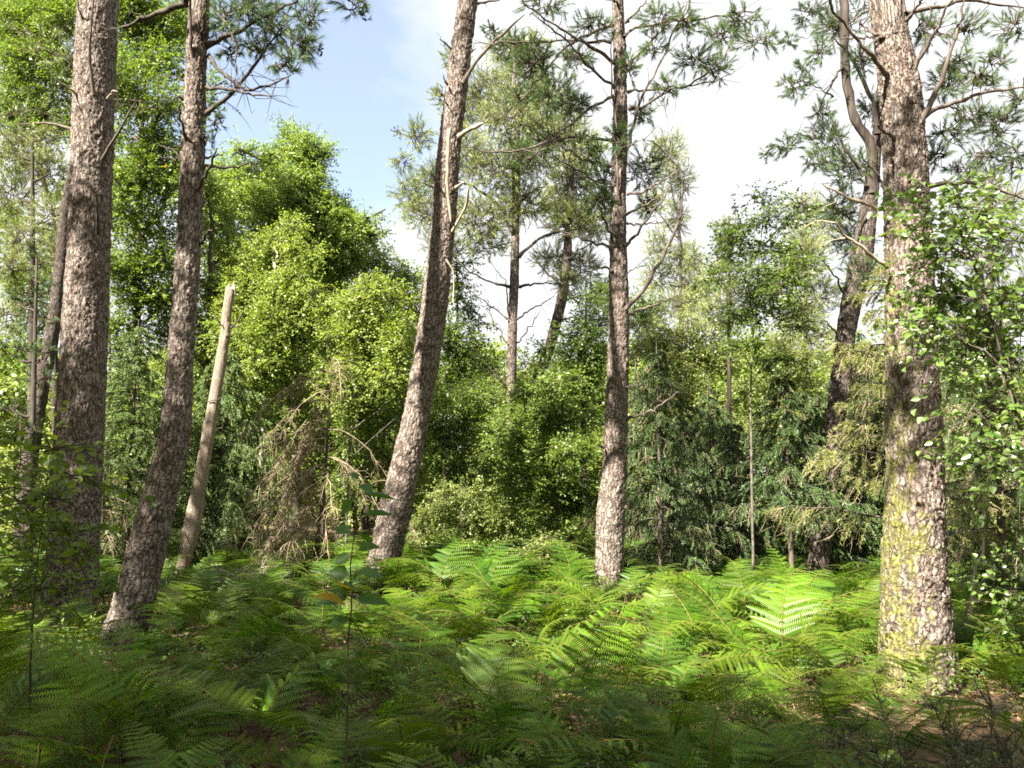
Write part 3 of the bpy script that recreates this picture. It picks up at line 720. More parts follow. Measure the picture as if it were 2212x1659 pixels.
# dead bare snag
P, R = trunk_from_px([(1215, 382, 412), (1150, 392, 432), (1000, 424, 456), (850, 452, 479), (720, 475, 499), (690, 477, 500), (625, 487, 508)], 12.6)
sn = thing('dead_snag', 'barkless pale dead trunk broken off short, leaning behind the slender pine', 'dead tree', (P[0][0], P[0][1], gz(P[0][0], P[0][1])))
bark_trunk('trunk', sn, P, R * .88, M['snag'], (.05, .9), .005, .016, 10, 31, None, .05)
g = Geo()
for dx, h in ((-.055, .06), (-.02, .10), (.05, .13), (.02, .05), (.065, .08)):
    V, Q = tubes(np.array([P[-1] + [dx, 0, -.1], P[-1] + [dx, .0, h * .5], P[-1] + [dx * 1.1, 0, h]]), np.array([.035, .022, .009]), 5); g.add(V, [Q])
g.build('broken_top', M['dead'], sn, True)
for pts, r0 in [([(500, 708), (520, 685), (536, 640)], .018), ([(500, 706), (515, 704), (530, 697)], .014), ([(480, 705), (470, 690), (462, 675)], .01), ([(449, 868), (470, 862), (480, 858)], .008)]:
    stub(sn, pts, 12.5, r0, .005, -.1, 'branch_dark', 0)

# ------------------------------------------------------------------ pines further back
p6 = pine('pine_tree', 'dark forked pine with a swooping curved limb just left of the mossy trunk',
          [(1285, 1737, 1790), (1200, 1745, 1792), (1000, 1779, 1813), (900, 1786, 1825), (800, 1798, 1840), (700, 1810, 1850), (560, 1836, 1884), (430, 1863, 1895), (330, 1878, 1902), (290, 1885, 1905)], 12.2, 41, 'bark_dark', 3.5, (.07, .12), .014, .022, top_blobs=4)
limb([(1884, 420), (1884, 350), (1880, 312), (1868, 290), (1846, 255), (1834, 200), (1826, 140), (1824, 60), (1822, -40)], 12.15, -.2, .078, .066, 26, .006, 0, .3, 10, M['branch_dark'], p6, 'curved_limb')
for pts, r0, tw, dY in [([(1895, 290), (1887, 230), (1862, 170), (1830, 110), (1800, 85)], .045, 6, -.4), ([(1833, 140), (1800, 170), (1770, 240), (1752, 300)], .022, 14, -.3), ([(1833, 130), (1815, 60), (1830, -10)], .022, 4, .3), ([(1830, 60), (1790, 30), (1760, 0)], .018, 8, .3), ([(1865, 380), (1825, 320), (1795, 250)], .03, 4, -.3),
                        ([(1826, 640), (1800, 590), (1775, 560)], .02, 3, -.3), ([(1808, 720), (1790, 700), (1772, 692)], .02, 1, -.2), ([(1800, 210), (1750, 180), (1700, 170)], .016, 14, .2), ([(1760, 300), (1720, 290), (1680, 330)], .014, 12, .1), ([(1870, 450), (1840, 540), (1800, 545)], .02, 5, .2), ([(1845, 640), (1880, 625), (1910, 615)], .02, 5, .2)]:
    stub(p6, pts, 12.0, r0, r0 * .3, dY, 'branch_dark', tw, .012, 14, .4)
pine_crown(p6, [(1720, 185, 36, 26), (1705, 315, 34, 22), (1735, 150, 22, 22), (1700, 90, 26, 16), (1790, 300, 40, 46), (1830, 370, 46, 46), (1800, 60, 40, 36), (1765, 345, 34, 26), (1820, 450, 46, 40), (1868, 600, 50, 40), (1840, 520, 40, 36), (1880, 230, 20, 40), (1860, 130, 26, 36), (1770, 110, 26, 24), (1660, 330, 20, 14), (1775, 240, 24, 24), (1745, 30, 34, 20)], 12.2, M['needle_dark'], 150, .8, 44, .10, .0045)

p7 = pine('pine_tree', 'grey upright pine in the middle distance, bare lower branches against white sky',
          [(1200, 1080, 1101), (1020, 1090, 1110), (850, 1094, 1115), (700, 1097, 1117), (600, 1101, 1121), (500, 1104, 1122), (400, 1106, 1124), (250, 1110, 1122)], 17.5, 51, 'bark_grey', 2.0, (.07, .12), .010, .03, top_blobs=0)
for pts, r0, tw, dY in [([(1107, 500), (1080, 450), (1040, 415), (1005, 395), (960, 390)], .06, 8, .3), ([(1102, 620), (1050, 605), (990, 570), (950, 548)], .035, 10, .3), ([(1122, 620), (1160, 612), (1200, 612)], .04, 6, -.3), ([(1116, 690), (1150, 665), (1200, 640)], .03, 8, .2), ([(1097, 690), (1060, 660), (1020, 630), (990, 615)], .026, 12, .2), ([(1095, 740), (1065, 690), (1050, 640)], .02, 10, .2),
                        ([(1095, 830), (1060, 795), (1030, 760)], .024, 6, .1), ([(1120, 555), (1160, 520), (1230, 495), (1290, 500)], .05, 8, .3), ([(1100, 680), (1092, 610), (1060, 570)], .025, 6, .2), ([(1118, 740), (1150, 700), (1170, 670)], .025, 6, .2), ([(1088, 860), (1060, 840), (1045, 825)], .015, 3, .1), ([(1112, 460), (1140, 420), (1180, 400)], .05, 6, .3)]:
    stub(p7, pts, 17.4, r0 * .8, r0 * .22, dY, 'branch_dark', tw, .02, 14, .6)
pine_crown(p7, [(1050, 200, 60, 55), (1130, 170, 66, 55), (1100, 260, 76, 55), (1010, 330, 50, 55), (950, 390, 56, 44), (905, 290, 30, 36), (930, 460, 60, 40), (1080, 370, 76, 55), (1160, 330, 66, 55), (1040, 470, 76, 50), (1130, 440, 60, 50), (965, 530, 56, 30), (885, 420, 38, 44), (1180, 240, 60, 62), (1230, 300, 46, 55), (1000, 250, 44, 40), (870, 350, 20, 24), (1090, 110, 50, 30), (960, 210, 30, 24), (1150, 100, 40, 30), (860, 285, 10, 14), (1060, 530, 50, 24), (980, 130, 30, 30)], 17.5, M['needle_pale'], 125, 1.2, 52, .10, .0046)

p8 = pine('pine_tree', 'distant pine trunk leaning right behind the grey upright pine',
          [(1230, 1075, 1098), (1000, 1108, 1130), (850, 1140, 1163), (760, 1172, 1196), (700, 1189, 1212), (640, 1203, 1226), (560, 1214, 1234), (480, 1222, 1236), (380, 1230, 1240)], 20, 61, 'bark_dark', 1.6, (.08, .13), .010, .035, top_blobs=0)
for pts, r0, tw, dY in [([(1212, 650), (1250, 640), (1310, 620)], .03, 8, .3), ([(1205, 690), (1250, 685), (1290, 680)], .024, 6, .2), ([(1225, 560), (1270, 530), (1320, 530)], .03, 6, .2), ([(1190, 740), (1240, 740), (1300, 720)], .025, 6, .2), ([(1218, 620), (1170, 575), (1140, 545)], .035, 6, .2)]:
    stub(p8, pts, 19.9, r0, r0 * .25, dY, 'branch_dark', tw, .02, 12, .6)
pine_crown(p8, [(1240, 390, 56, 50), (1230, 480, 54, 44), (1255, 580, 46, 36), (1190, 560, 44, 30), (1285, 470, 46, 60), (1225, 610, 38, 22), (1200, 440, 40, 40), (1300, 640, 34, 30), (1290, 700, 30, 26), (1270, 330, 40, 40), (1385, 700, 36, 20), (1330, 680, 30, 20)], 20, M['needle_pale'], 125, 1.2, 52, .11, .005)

p9 = pine('pine_tree', 'blurred leaning pine trunk in the gap left of the far left pine',
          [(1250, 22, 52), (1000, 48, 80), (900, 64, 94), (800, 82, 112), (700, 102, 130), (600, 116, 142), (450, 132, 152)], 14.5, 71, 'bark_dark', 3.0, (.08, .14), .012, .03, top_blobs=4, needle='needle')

def back_pine(label, x, base, top, Y, blobs, seed, mat='needle_pale', r=.11, bark='bark_grey', lean=0, group=None):
    T = [(x, base), (x + lean * .5, (base + top) / 2), (x + lean, top)]
    P = np.array([at(a, b, Y) for a, b in T]); P[0][2] = gz(P[0][0], Y) - .08
    root = thing('pine_tree', label, 'tree', (P[0][0], Y, P[0][2] + .08), group)
    C = catmull(P, 20); V, Q = tubes(C, np.linspace(r, r * .25, 20), 9); g = Geo(); g.add(V, [Q]); g.build('trunk', M['branch_dark'], root, True)
    for b in blobs:
        c = at(b[0], b[1], Y); a = C[np.argmin(abs(C[:, 2] - (c[2] - .25 * abs(c[0] - np.interp(c[2], C[:, 2], C[:, 0])))))]
        V, Q = tubes(catmull([a, (a + c) / 2 + [0, 0, -.05], c], 7) + rng.normal(size=(7, 3)) * .015, np.linspace(r * .32, .01, 7), 4); Geo().add(V, [Q]).build('limb', M['branch_dark'], root, True)
    pine_crown(root, blobs, Y, M[mat], 90 if Y > 15 else 70, 1.0, 46, .115, .0055 if Y > 15 else .005)
    return root

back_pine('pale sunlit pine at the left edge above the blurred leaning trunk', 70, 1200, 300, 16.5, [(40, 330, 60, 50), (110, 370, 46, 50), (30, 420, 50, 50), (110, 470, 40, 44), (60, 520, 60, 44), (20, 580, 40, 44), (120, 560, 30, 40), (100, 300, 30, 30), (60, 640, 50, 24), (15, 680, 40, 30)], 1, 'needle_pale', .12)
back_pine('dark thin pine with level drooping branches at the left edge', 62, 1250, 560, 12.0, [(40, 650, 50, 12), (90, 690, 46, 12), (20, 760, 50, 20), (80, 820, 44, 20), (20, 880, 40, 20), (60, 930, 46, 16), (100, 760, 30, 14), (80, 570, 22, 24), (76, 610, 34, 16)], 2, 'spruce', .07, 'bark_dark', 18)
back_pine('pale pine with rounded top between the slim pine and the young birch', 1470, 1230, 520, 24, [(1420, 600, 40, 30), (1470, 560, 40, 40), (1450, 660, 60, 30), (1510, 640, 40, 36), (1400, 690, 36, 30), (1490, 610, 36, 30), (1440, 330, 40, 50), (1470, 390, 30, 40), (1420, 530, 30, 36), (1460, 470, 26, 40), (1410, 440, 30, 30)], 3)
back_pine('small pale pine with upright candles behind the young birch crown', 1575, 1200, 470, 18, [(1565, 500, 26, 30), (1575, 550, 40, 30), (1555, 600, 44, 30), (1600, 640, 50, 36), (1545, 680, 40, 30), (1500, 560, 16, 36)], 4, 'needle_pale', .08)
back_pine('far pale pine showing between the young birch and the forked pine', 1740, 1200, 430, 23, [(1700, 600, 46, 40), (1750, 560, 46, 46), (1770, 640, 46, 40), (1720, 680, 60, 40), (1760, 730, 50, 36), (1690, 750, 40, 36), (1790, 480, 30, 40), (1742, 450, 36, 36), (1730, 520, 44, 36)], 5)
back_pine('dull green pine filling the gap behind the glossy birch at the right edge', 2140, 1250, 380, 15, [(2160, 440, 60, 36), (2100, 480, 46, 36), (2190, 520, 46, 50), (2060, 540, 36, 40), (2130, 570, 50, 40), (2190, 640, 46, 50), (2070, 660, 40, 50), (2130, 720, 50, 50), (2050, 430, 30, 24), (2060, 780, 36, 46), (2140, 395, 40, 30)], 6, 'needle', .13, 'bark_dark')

# ------------------------------------------------------------------ broadleaved trees
broadleaf('oak_tree', 'green oak crown filling the upper left corner of the wood, behind the far left pine', [(140, 1230), (120, 900), (118, 480), (100, 410), (88, 340), (100, 150)], 20, .10,
          [(55, 70, 80, 70), (40, 160, 70, 60), (125, 175, 66, 56), (95, 255, 84, 36), (20, 240, 40, 30), (140, 80, 40, 60), (60, 20, 90, 40), (30, 205, 40, 26), (130, 420, 30, 40), (110, 610, 50, 24), (30, 620, 46, 40), (110, 500, 36, 30, 1, .8), (15, 30, 60, 60), (100, 20, 60, 50), (150, 20, 40, 60), (60, 110, 70, 60), (110, 240, 60, 50), (20, 330, 50, 40, 1, .7), (70, 560, 60, 50, 1, .7), (20, 480, 50, 50, 1, .7), (110, 690, 50, 40, 1, .8), (20, 740, 50, 50, 1, .7)], 'oak', .085, 1.05)
broadleaf('oak_tree', 'tall oak with dark stems seen between the far left pine and the slender pine', [(285, 1230), (292, 900), (296, 700), (300, 450), (310, 200), (320, 50)], 16, .11,
          [(300, 60, 76, 60), (335, 150, 66, 60), (290, 220, 76, 44), (285, 300, 76, 50), (320, 390, 66, 56), (275, 470, 60, 60), (330, 500, 46, 60), (260, 560, 40, 56), (345, 300, 40, 50), (320, 590, 50, 40), (265, 640, 40, 24), (370, 220, 30, 60), (360, 440, 26, 60), (260, 380, 26, 40), (255, 130, 30, 60), (380, 90, 30, 50), (300, 10, 90, 50), (350, 60, 60, 60), (280, 170, 60, 60), (330, 330, 60, 60), (300, 430, 60, 60), (340, 650, 50, 50), (280, 600, 50, 50), (360, 540, 40, 50), (270, 700, 40, 50), (390, 20, 40, 40), (460, 190, 26, 60, 0, .6), (370, 370, 40, 50)], 'oak', .08, .95)
broadleaf('oak_tree', 'bright leafy tree behind the broken snag', [(470, 1200), (455, 900), (450, 700), (455, 500)], 17, .10,
          [(450, 640, 50, 56), (425, 720, 40, 56), (355, 640, 36, 60), (470, 560, 46, 56), (340, 720, 40, 40), (470, 740, 50, 50), (500, 640, 40, 60), (460, 480, 40, 50), (450, 410, 30, 40)], 'oak_bright', .08, .9)
broadleaf('oak_tree', 'tallest rounded bright green oak against the blue sky, left of the sunlit leaning pine', [(640, 1200), (635, 900), (640, 600), (650, 350)], 20.5, .17,
          [(650, 330, 50, 40), (570, 380, 66, 50), (675, 395, 50, 40), (600, 440, 90, 60), (690, 460, 56, 50), (530, 330, 26, 24), (760, 505, 56, 36), (520, 450, 50, 56), (640, 520, 90, 50), (750, 560, 60, 40), (700, 340, 20, 26), (545, 520, 50, 46), (800, 470, 24, 16), (600, 330, 30, 30), (470, 420, 50, 60), (480, 520, 50, 60), (560, 450, 60, 60), (650, 390, 60, 60), (720, 530, 60, 60), (600, 600, 80, 60), (700, 640, 80, 60), (640, 560, 70, 60), (810, 510, 30, 30), (620, 290, 24, 24), (735, 470, 40, 40), (500, 380, 36, 40)], 'oak_bright', .085, 1.35)
broadleaf('birch_tree', 'pale yellow-green birch with a thin white stem, behind the dead drooping spruce', [(560, 1200), (570, 870), (580, 760), (592, 640), (595, 560)], 16, .055,
          [(590, 560, 66, 60), (555, 640, 76, 66), (640, 620, 60, 56), (520, 720, 60, 60), (625, 720, 76, 66), (555, 810, 66, 50), (680, 690, 56, 50), (600, 500, 40, 36), (510, 620, 40, 50), (640, 800, 46, 40), (590, 690, 80, 70), (560, 760, 70, 60), (640, 560, 40, 50), (500, 680, 36, 60)], 'birch_leaf', .062, 1.0, 'birch')
broadleaf('birch_tree', 'yellow-green birch with a twisted pale stem right beside the sunlit leaning pine', [(745, 1210), (757, 960), (775, 890), (792, 830), (826, 765), (834, 700), (822, 650)], 14.5, .024,
          [(800, 660, 66, 46), (775, 740, 70, 60), (842, 720, 50, 60), (865, 650, 34, 36), (820, 815, 60, 50), (935, 835, 34, 36), (950, 868, 26, 26), (740, 820, 56, 50), (850, 790, 36, 50), (710, 650, 40, 40), (760, 660, 50, 36), (880, 720, 26, 50), (800, 700, 70, 60), (830, 780, 60, 50), (770, 860, 60, 50)], 'birch_leaf', .058, .95, 'birch_grey')
broadleaf('oak_tree', 'mid green oak rising behind the yellow-green birches', [(790, 1200), (795, 900), (790, 580)], 22.5, .15,
          [(760, 560, 66, 50), (835, 580, 56, 46), (885, 600, 44, 46), (700, 560, 46, 44), (800, 640, 70, 50), (880, 680, 50, 50), (720, 640, 60, 50), (800, 720, 70, 50), (860, 780, 60, 60)], 'oak_bright', .09, .9)
broadleaf('broadleaf_tree', 'dark green tree in the hollow right of the sunlit leaning pine', [(1000, 1200), (1000, 900), (985, 760), (990, 620)], 18.5, .08,
          [(995, 640, 40, 44), (1010, 715, 50, 46), (980, 790, 44, 56), (1005, 870, 60, 50), (960, 720, 30, 50), (950, 930, 44, 44), (1040, 800, 36, 40), (985, 570, 26, 26)], 'leaf_dark', .085, .85)
broadleaf('broadleaf_tree', 'dense green sapling tree standing in front of the grey upright pine', [(1206, 1290), (1205, 1100), (1215, 900), (1200, 820)], 12.6, .03,
          [(1180, 850, 66, 36), (1230, 890, 70, 46), (1130, 890, 50, 40), (1180, 960, 80, 50), (1250, 980, 50, 56), (1105, 960, 40, 46), (1190, 1050, 76, 50), (1255, 1080, 40, 46), (1130, 1040, 50, 46), (1220, 1140, 60, 40), (1160, 1130, 44, 36), (1230, 820, 30, 26)], 'leaf_mid', .055, .8)
broadleaf('broadleaf_tree', 'shaded leafy tree filling the middle behind the sunlit leaning pine', [(960, 1210), (960, 1000), (965, 900)], 15.5, .05,
          [(985, 920, 56, 40), (955, 980, 56, 50), (1010, 1000, 56, 46), (930, 900, 36, 40), (1060, 1010, 50, 46), (1070, 930, 40, 40), (1040, 880, 40, 36)], 'leaf_mid', .065, .8)
broadleaf('shrub', 'pale sunlit shrub at the far edge of the fern patch', [(1010, 1240), (1010, 1150), (1010, 1090)], 13.2, .02,
          [(960, 1095, 56, 26), (1035, 1095, 56, 36), (1000, 1130, 76, 30), (1085, 1140, 56, 30), (920, 1140, 40, 30), (960, 1060, 30, 20), (1120, 1190, 40, 26)], 'leaf_shrub', .05, .8, cat='shrub', trunk_name='stem')
broadleaf('broadleaf_tree', 'dark tree close behind the slim pine on its left', [(1265, 1210), (1262, 900), (1265, 650)], 18, .08,
          [(1250, 720, 56, 60), (1262, 800, 66, 56), (1285, 640, 36, 44), (1215, 780, 46, 46), (1290, 860, 36, 46), (1240, 850, 50, 40), (1300, 740, 26, 50), (1390, 640, 30, 40)], 'leaf_dark', .08, .8)
broadleaf('birch_tree', 'pale grey-green birch in the distance just right of the slim pine', [(1470, 1190), (1475, 900), (1480, 700)], 21.5, .06,
          [(1420, 720, 56, 50), (1480, 755, 56, 56), (1505, 690, 46, 46), (1555, 760, 46, 60), (1435, 815, 56, 50), (1500, 850, 60, 56), (1560, 700, 30, 30), (1400, 770, 36, 40), (1450, 890, 50, 40)], 'birch_cool', .08, .8, 'birch_grey')
broadleaf('birch_tree', 'young birch with a slim grey stem and dark leaves, left of the forked pine', [(1628, 1300), (1625, 1100), (1622, 900), (1625, 750), (1640, 560), (1652, 440)], 11.2, .021,
          [(1650, 430, 44, 24, 0, .5), (1600, 490, 46, 36, 0, .8), (1690, 460, 56, 36, 0, .8), (1630, 545, 66, 40), (1600, 605, 50, 40), (1680, 590, 50, 50), (1645, 665, 50, 44), (1590, 680, 36, 30), (1700, 690, 46, 36), (1605, 745, 46, 30), (1680, 770, 44, 26), (1570, 560, 26, 30, 0, .7), (1730, 560, 30, 36, 0, .8), (1640, 620, 40, 30), (1730, 480, 26, 26, 0, .6)], 'leaf_dark', .058, .62, 'birch_grey', spread=.5)
broadleaf('birch_tree', 'glossy-leaved birch bough reaching across the right edge in front of the mossy pine', [(2300, 1500), (2250, 1150), (2170, 800), (2120, 620), (2060, 480), (1960, 410)], 5.0, .014,
          [(1975, 415, 44, 24, 0, .35), (2045, 460, 56, 40, .2, .6), (2120, 440, 50, 36, .3, .6), (2075, 540, 76, 46), (2175, 520, 40, 50), (2055, 630, 76, 46), (2165, 640, 50, 60), (2125, 750, 66, 56), (2060, 715, 40, 30, 0, .6), (2170, 870, 50, 46), (2105, 900, 50, 34, 0, .7), (2185, 990, 36, 56), (2140, 980, 44, 34), (2000, 600, 40, 24, 0, .35), (1990, 510, 36, 20, 0, .3), (1985, 690, 30, 16, 0, .3), (2200, 760, 30, 50)], 'birch_gloss', .054, .62, 'branch', fold=.22, k=9, spread=.3, limbs=True, droop=.3, aspect=.78, flat=.8)
broadleaf('sapling', 'leafy sapling in front of the shaded base of the far left pine', [(60, 1680), (70, 1350), (90, 1130), (110, 980)], 4.6, .008,
          [(155, 965, 44, 22, -.2), (160, 1035, 40, 16, -.3), (55, 985, 50, 40), (40, 1060, 46, 36), (110, 1065, 44, 22), (70, 1130, 56, 40), (150, 1140, 26, 16, -.3, .7), (30, 1170, 40, 50), (90, 1210, 50, 36), (180, 1180, 30, 14, -.2, .5), (20, 1260, 30, 40), (120, 1270, 40, 20)], 'oak', .056, .36, 'twig', fold=.2, k=8, spread=.3, cat='sapling', trunk_name='stem')
broadleaf('broadleaf_tree', 'leafy tree showing through the bare twigs of the dead spruce', [(700, 1210), (700, 1050), (705, 930)], 15.8, .05,
          [(700, 960, 66, 46), (760, 930, 46, 46), (645, 1020, 56, 50), (590, 930, 50, 50), (730, 1050, 50, 40), (800, 900, 40, 40), (850, 880, 30, 40), (540, 1000, 40, 50)], 'leaf_mid', .065, .75)
broadleaf('shrub', 'low sunlit bush of small leaves in front of the dense sapling tree', [(1190, 1330), (1190, 1270), (1190, 1200)], 11.6, .012,
          [(1165, 1200, 46, 36), (1215, 1220, 50, 36), (1120, 1235, 40, 30), (1260, 1240, 36, 26), (1180, 1260, 60, 24)], 'leaf_shrub', .042, .55, 'twig', cat='shrub', trunk_name='stem')
broadleaf('shrub', 'dark leafy thicket bush behind the moss-covered trunk on its right', [(2130, 1330), (2130, 1200), (2130, 1080)], 10.5, .02,
          [(2120, 1080, 66, 50), (2190, 1120, 40, 60), (2080, 1150, 44, 50), (2150, 1200, 60, 50), (2085, 1010, 40, 50), (2170, 1270, 50, 44)], 'leaf_mid', .05, .6, 'twig', cat='shrub', trunk_name='stem')
broadleaf('sapling', 'bright leafy sprig leaning in low at the right edge', [(2240, 1420), (2215, 1330), (2180, 1250)], 5.8, .008,
          [(2190, 1270, 36, 30), (2200, 1330, 30, 26), (2160, 1230, 26, 20, 0, .6), (2205, 1200, 20, 36)], 'birch_gloss', .045, .3, 'twig', fold=.2, k=8, spread=.2, cat='sapling', trunk_name='stem', aspect=.75)

broadleaf('birch_tree', 'light green birch filling the space between the broken snag and the dead spruce', [(545, 1215), (548, 1050), (555, 900)], 17.2, .04,
          [(510, 830, 56, 50), (570, 870, 60, 50), (630, 860, 56, 46), (520, 920, 50, 46), (600, 950, 56, 46), (660, 920, 50, 46), (480, 800, 40, 40), (550, 1000, 60, 46), (470, 900, 36, 50)], 'oak_bright', .07, .8, 'birch_grey')
broadleaf('broadleaf_tree', 'leafy sapling tree low between the slender pine and the snag', [(400, 1215), (402, 1050), (405, 900)], 15.2, .035,
          [(390, 880, 40, 50), (420, 960, 36, 50), (370, 980, 36, 50), (400, 1060, 46, 46), (350, 1080, 40, 40), (440, 1080, 40, 40), (380, 800, 36, 40)], 'leaf_mid', .06, .8)
broadleaf('broadleaf_tree', 'leafy low tree between the far left pine and the slender pine', [(255, 1240), (255, 1100), (258, 900)], 15.0, .035,
          [(255, 860, 36, 50), (300, 930, 50, 50), (250, 960, 36, 50), (290, 1030, 56, 50), (330, 1090, 46, 46), (250, 1110, 46, 46), (290, 1160, 50, 30), (260, 760, 30, 46)], 'oak', .06, .8)
broadleaf('broadleaf_tree', 'tall leafy tree beyond the birches close to the sunlit leaning pine', [(860, 1190), (862, 950), (865, 700)], 19.5, .08,
          [(860, 860, 50, 46), (820, 900, 50, 46), (880, 940, 46, 50), (780, 950, 50, 46), (840, 1000, 56, 46), (900, 780, 30, 46), (740, 880, 46, 46), (700, 820, 46, 50), (900, 1010, 40, 46)], 'oak_bright', .08, .75)
broadleaf('oak_tree', 'big oak far behind, between the snag and the tallest oak', [(500, 1190), (500, 800), (520, 600)], 24, .15,
          [(490, 600, 56, 60), (540, 640, 56, 56), (470, 700, 56, 56), (560, 720, 60, 56), (620, 700, 60, 56), (520, 790, 70, 56), (680, 760, 60, 60), (640, 640, 60, 60), (440, 780, 50, 56), (600, 560, 46, 40)], 'oak', .10, .8)
broadleaf('broadleaf_tree', 'bright green tree far behind the slim pine and young birch', [(1540, 1180), (1540, 950), (1530, 800)], 20, .06,
          [(1520, 900, 60, 46), (1580, 930, 50, 46), (1460, 950, 56, 46), (1560, 1000, 60, 46), (1490, 1020, 60, 46), (1400, 960, 46, 46), (1440, 1060, 60, 46), (1600, 860, 40, 40), (1390, 850, 40, 46)], 'leaf_shrub', .08, .7)
broadleaf('birch_tree', 'bright green birch seen through the gap before the forked pine', [(1700, 1180), (1705, 950), (1710, 780)], 19, .05,
          [(1700, 820, 50, 46), (1750, 860, 46, 46), (1680, 900, 46, 46), (1740, 780, 40, 40), (1650, 960, 50, 46), (1730, 960, 50, 46), (1880, 880, 36, 50), (1890, 800, 26, 46), (1870, 960, 40, 50), (1700, 1040, 56, 46), (1860, 1050, 46, 46), (1620, 1050, 46, 46)], 'birch_cool', .08, .7, 'birch_grey')
broadleaf('broadleaf_tree', 'green tree beyond the grey upright pine, below the white gap of sky', [(1090, 1190), (1090, 950), (1085, 800)], 21, .06,
          [(1060, 860, 50, 40), (1130, 840, 50, 36), (1040, 930, 56, 46), (1120, 930, 60, 46), (1170, 790, 36, 30), (1080, 1000, 60, 46), (1180, 900, 50, 50), (1030, 790, 30, 30)], 'leaf_shrub', .085, .7)
broadleaf('broadleaf_tree', 'leafy tree at the left edge beneath the dark thin pine', [(40, 1240), (42, 1050), (45, 900)], 16.5, .04,
          [(30, 1010, 46, 40), (80, 1040, 40, 36), (20, 1090, 46, 46), (70, 1120, 46, 46), (110, 860, 30, 30), (40, 1170, 56, 40)], 'leaf_shrub', .07, .6)
broadleaf('birch_tree', 'light green birch behind the glossy birch along the right edge', [(2190, 1230), (2188, 1000), (2180, 800)], 13.5, .04,
          [(2180, 820, 46, 50), (2110, 840, 46, 46), (2060, 900, 40, 50), (2150, 920, 50, 50), (2200, 980, 36, 56), (2090, 980, 46, 46), (2060, 740, 36, 50)], 'birch_cool', .06, .6, 'birch_grey')

# ------------------------------------------------------------------ spruces and dead brushwood
spruce('spruce_tree', 'soft grey-green young fir between the far left pine and the slender pine', 300, 690, 13.2, .06, .5, 1.45, 96, M['spruce_grey'], 3, droop=.35, hang=.7)
spruce('spruce_tree', 'green drooping spruce behind the broken snag', 492, 740, 14.6, .07, .3, 1.7, 110, M['spruce_grey'], 4, droop=.5, hang=1.1)
spruce('spruce_tree', 'dark spruce with a thin black stem left of the forked pine', 1692, 800, 11.8, .045, 1.2, 1.15, 44, M['spruce'], 5, dead=.12, droop=.4)
spruce('spruce_tree', 'dark spruce with tan dead twigs just right of the slim pine', 1418, 740, 12.2, .055, .5, 1.25, 64, M['spruce'], 6, dead=.22, droop=.5, hang=1.2)
spruce('spruce_tree', 'small dark spruce deep in shade between the slim pine and young birch', 1530, 830, 14.5, .05, .6, 1.1, 48, M['spruce'], 7, dead=.2, droop=.45)
spruce('spruce_tree', 'spruce with pale drooping boughs sticking out left of the mossy trunk', 1935, 520, 8.6, .05, 1.0, 1.3, 20, M['spruce_pale'], 12, dead=.3, droop=.12, sector=(2.6, 3.7), hang=.8)
spruce('spruce_tree', 'shaded spruce with hanging tan twigs right of the mossy trunk', 2120, 560, 9.2, .06, .5, 1.2, 54, M['spruce'], 9, dead=.35, droop=.4, hang=1.3)
spruce('spruce_tree', 'dark bushy spruce filling the shade behind the forked pine', 1840, 700, 14.5, .07, .3, 1.7, 70, M['spruce'], 10, dead=.1, droop=.45)
for x_, t_, y_, sd_, lb_ in ((1580, 900, 13.6, 21, 'low dark spruce added to deepen the shade behind the young birch stem'), (1770, 860, 13.2, 22, 'low dark spruce added for shade at the foot of the forked pine, on its left'), (1885, 820, 13.8, 23, 'low dark spruce added for shade between the forked pine and the mossy trunk'), (1475, 880, 15.5, 24, 'low dark spruce added for shade between the slim pine and the young birch')):
    spruce('spruce_tree', lb_, x_, t_, y_, .05, .15, 1.25, 70, M['spruce'], sd_, dead=.15, droop=.4)  # extra spruces added to shut out light behind and deepen the shade
spruce('spruce_tree', 'dark spruce standing in the gap beyond the glossy birch', 2030, 640, 12.6, .07, .6, 1.5, 60, M['spruce'], 14, dead=.15, droop=.45)
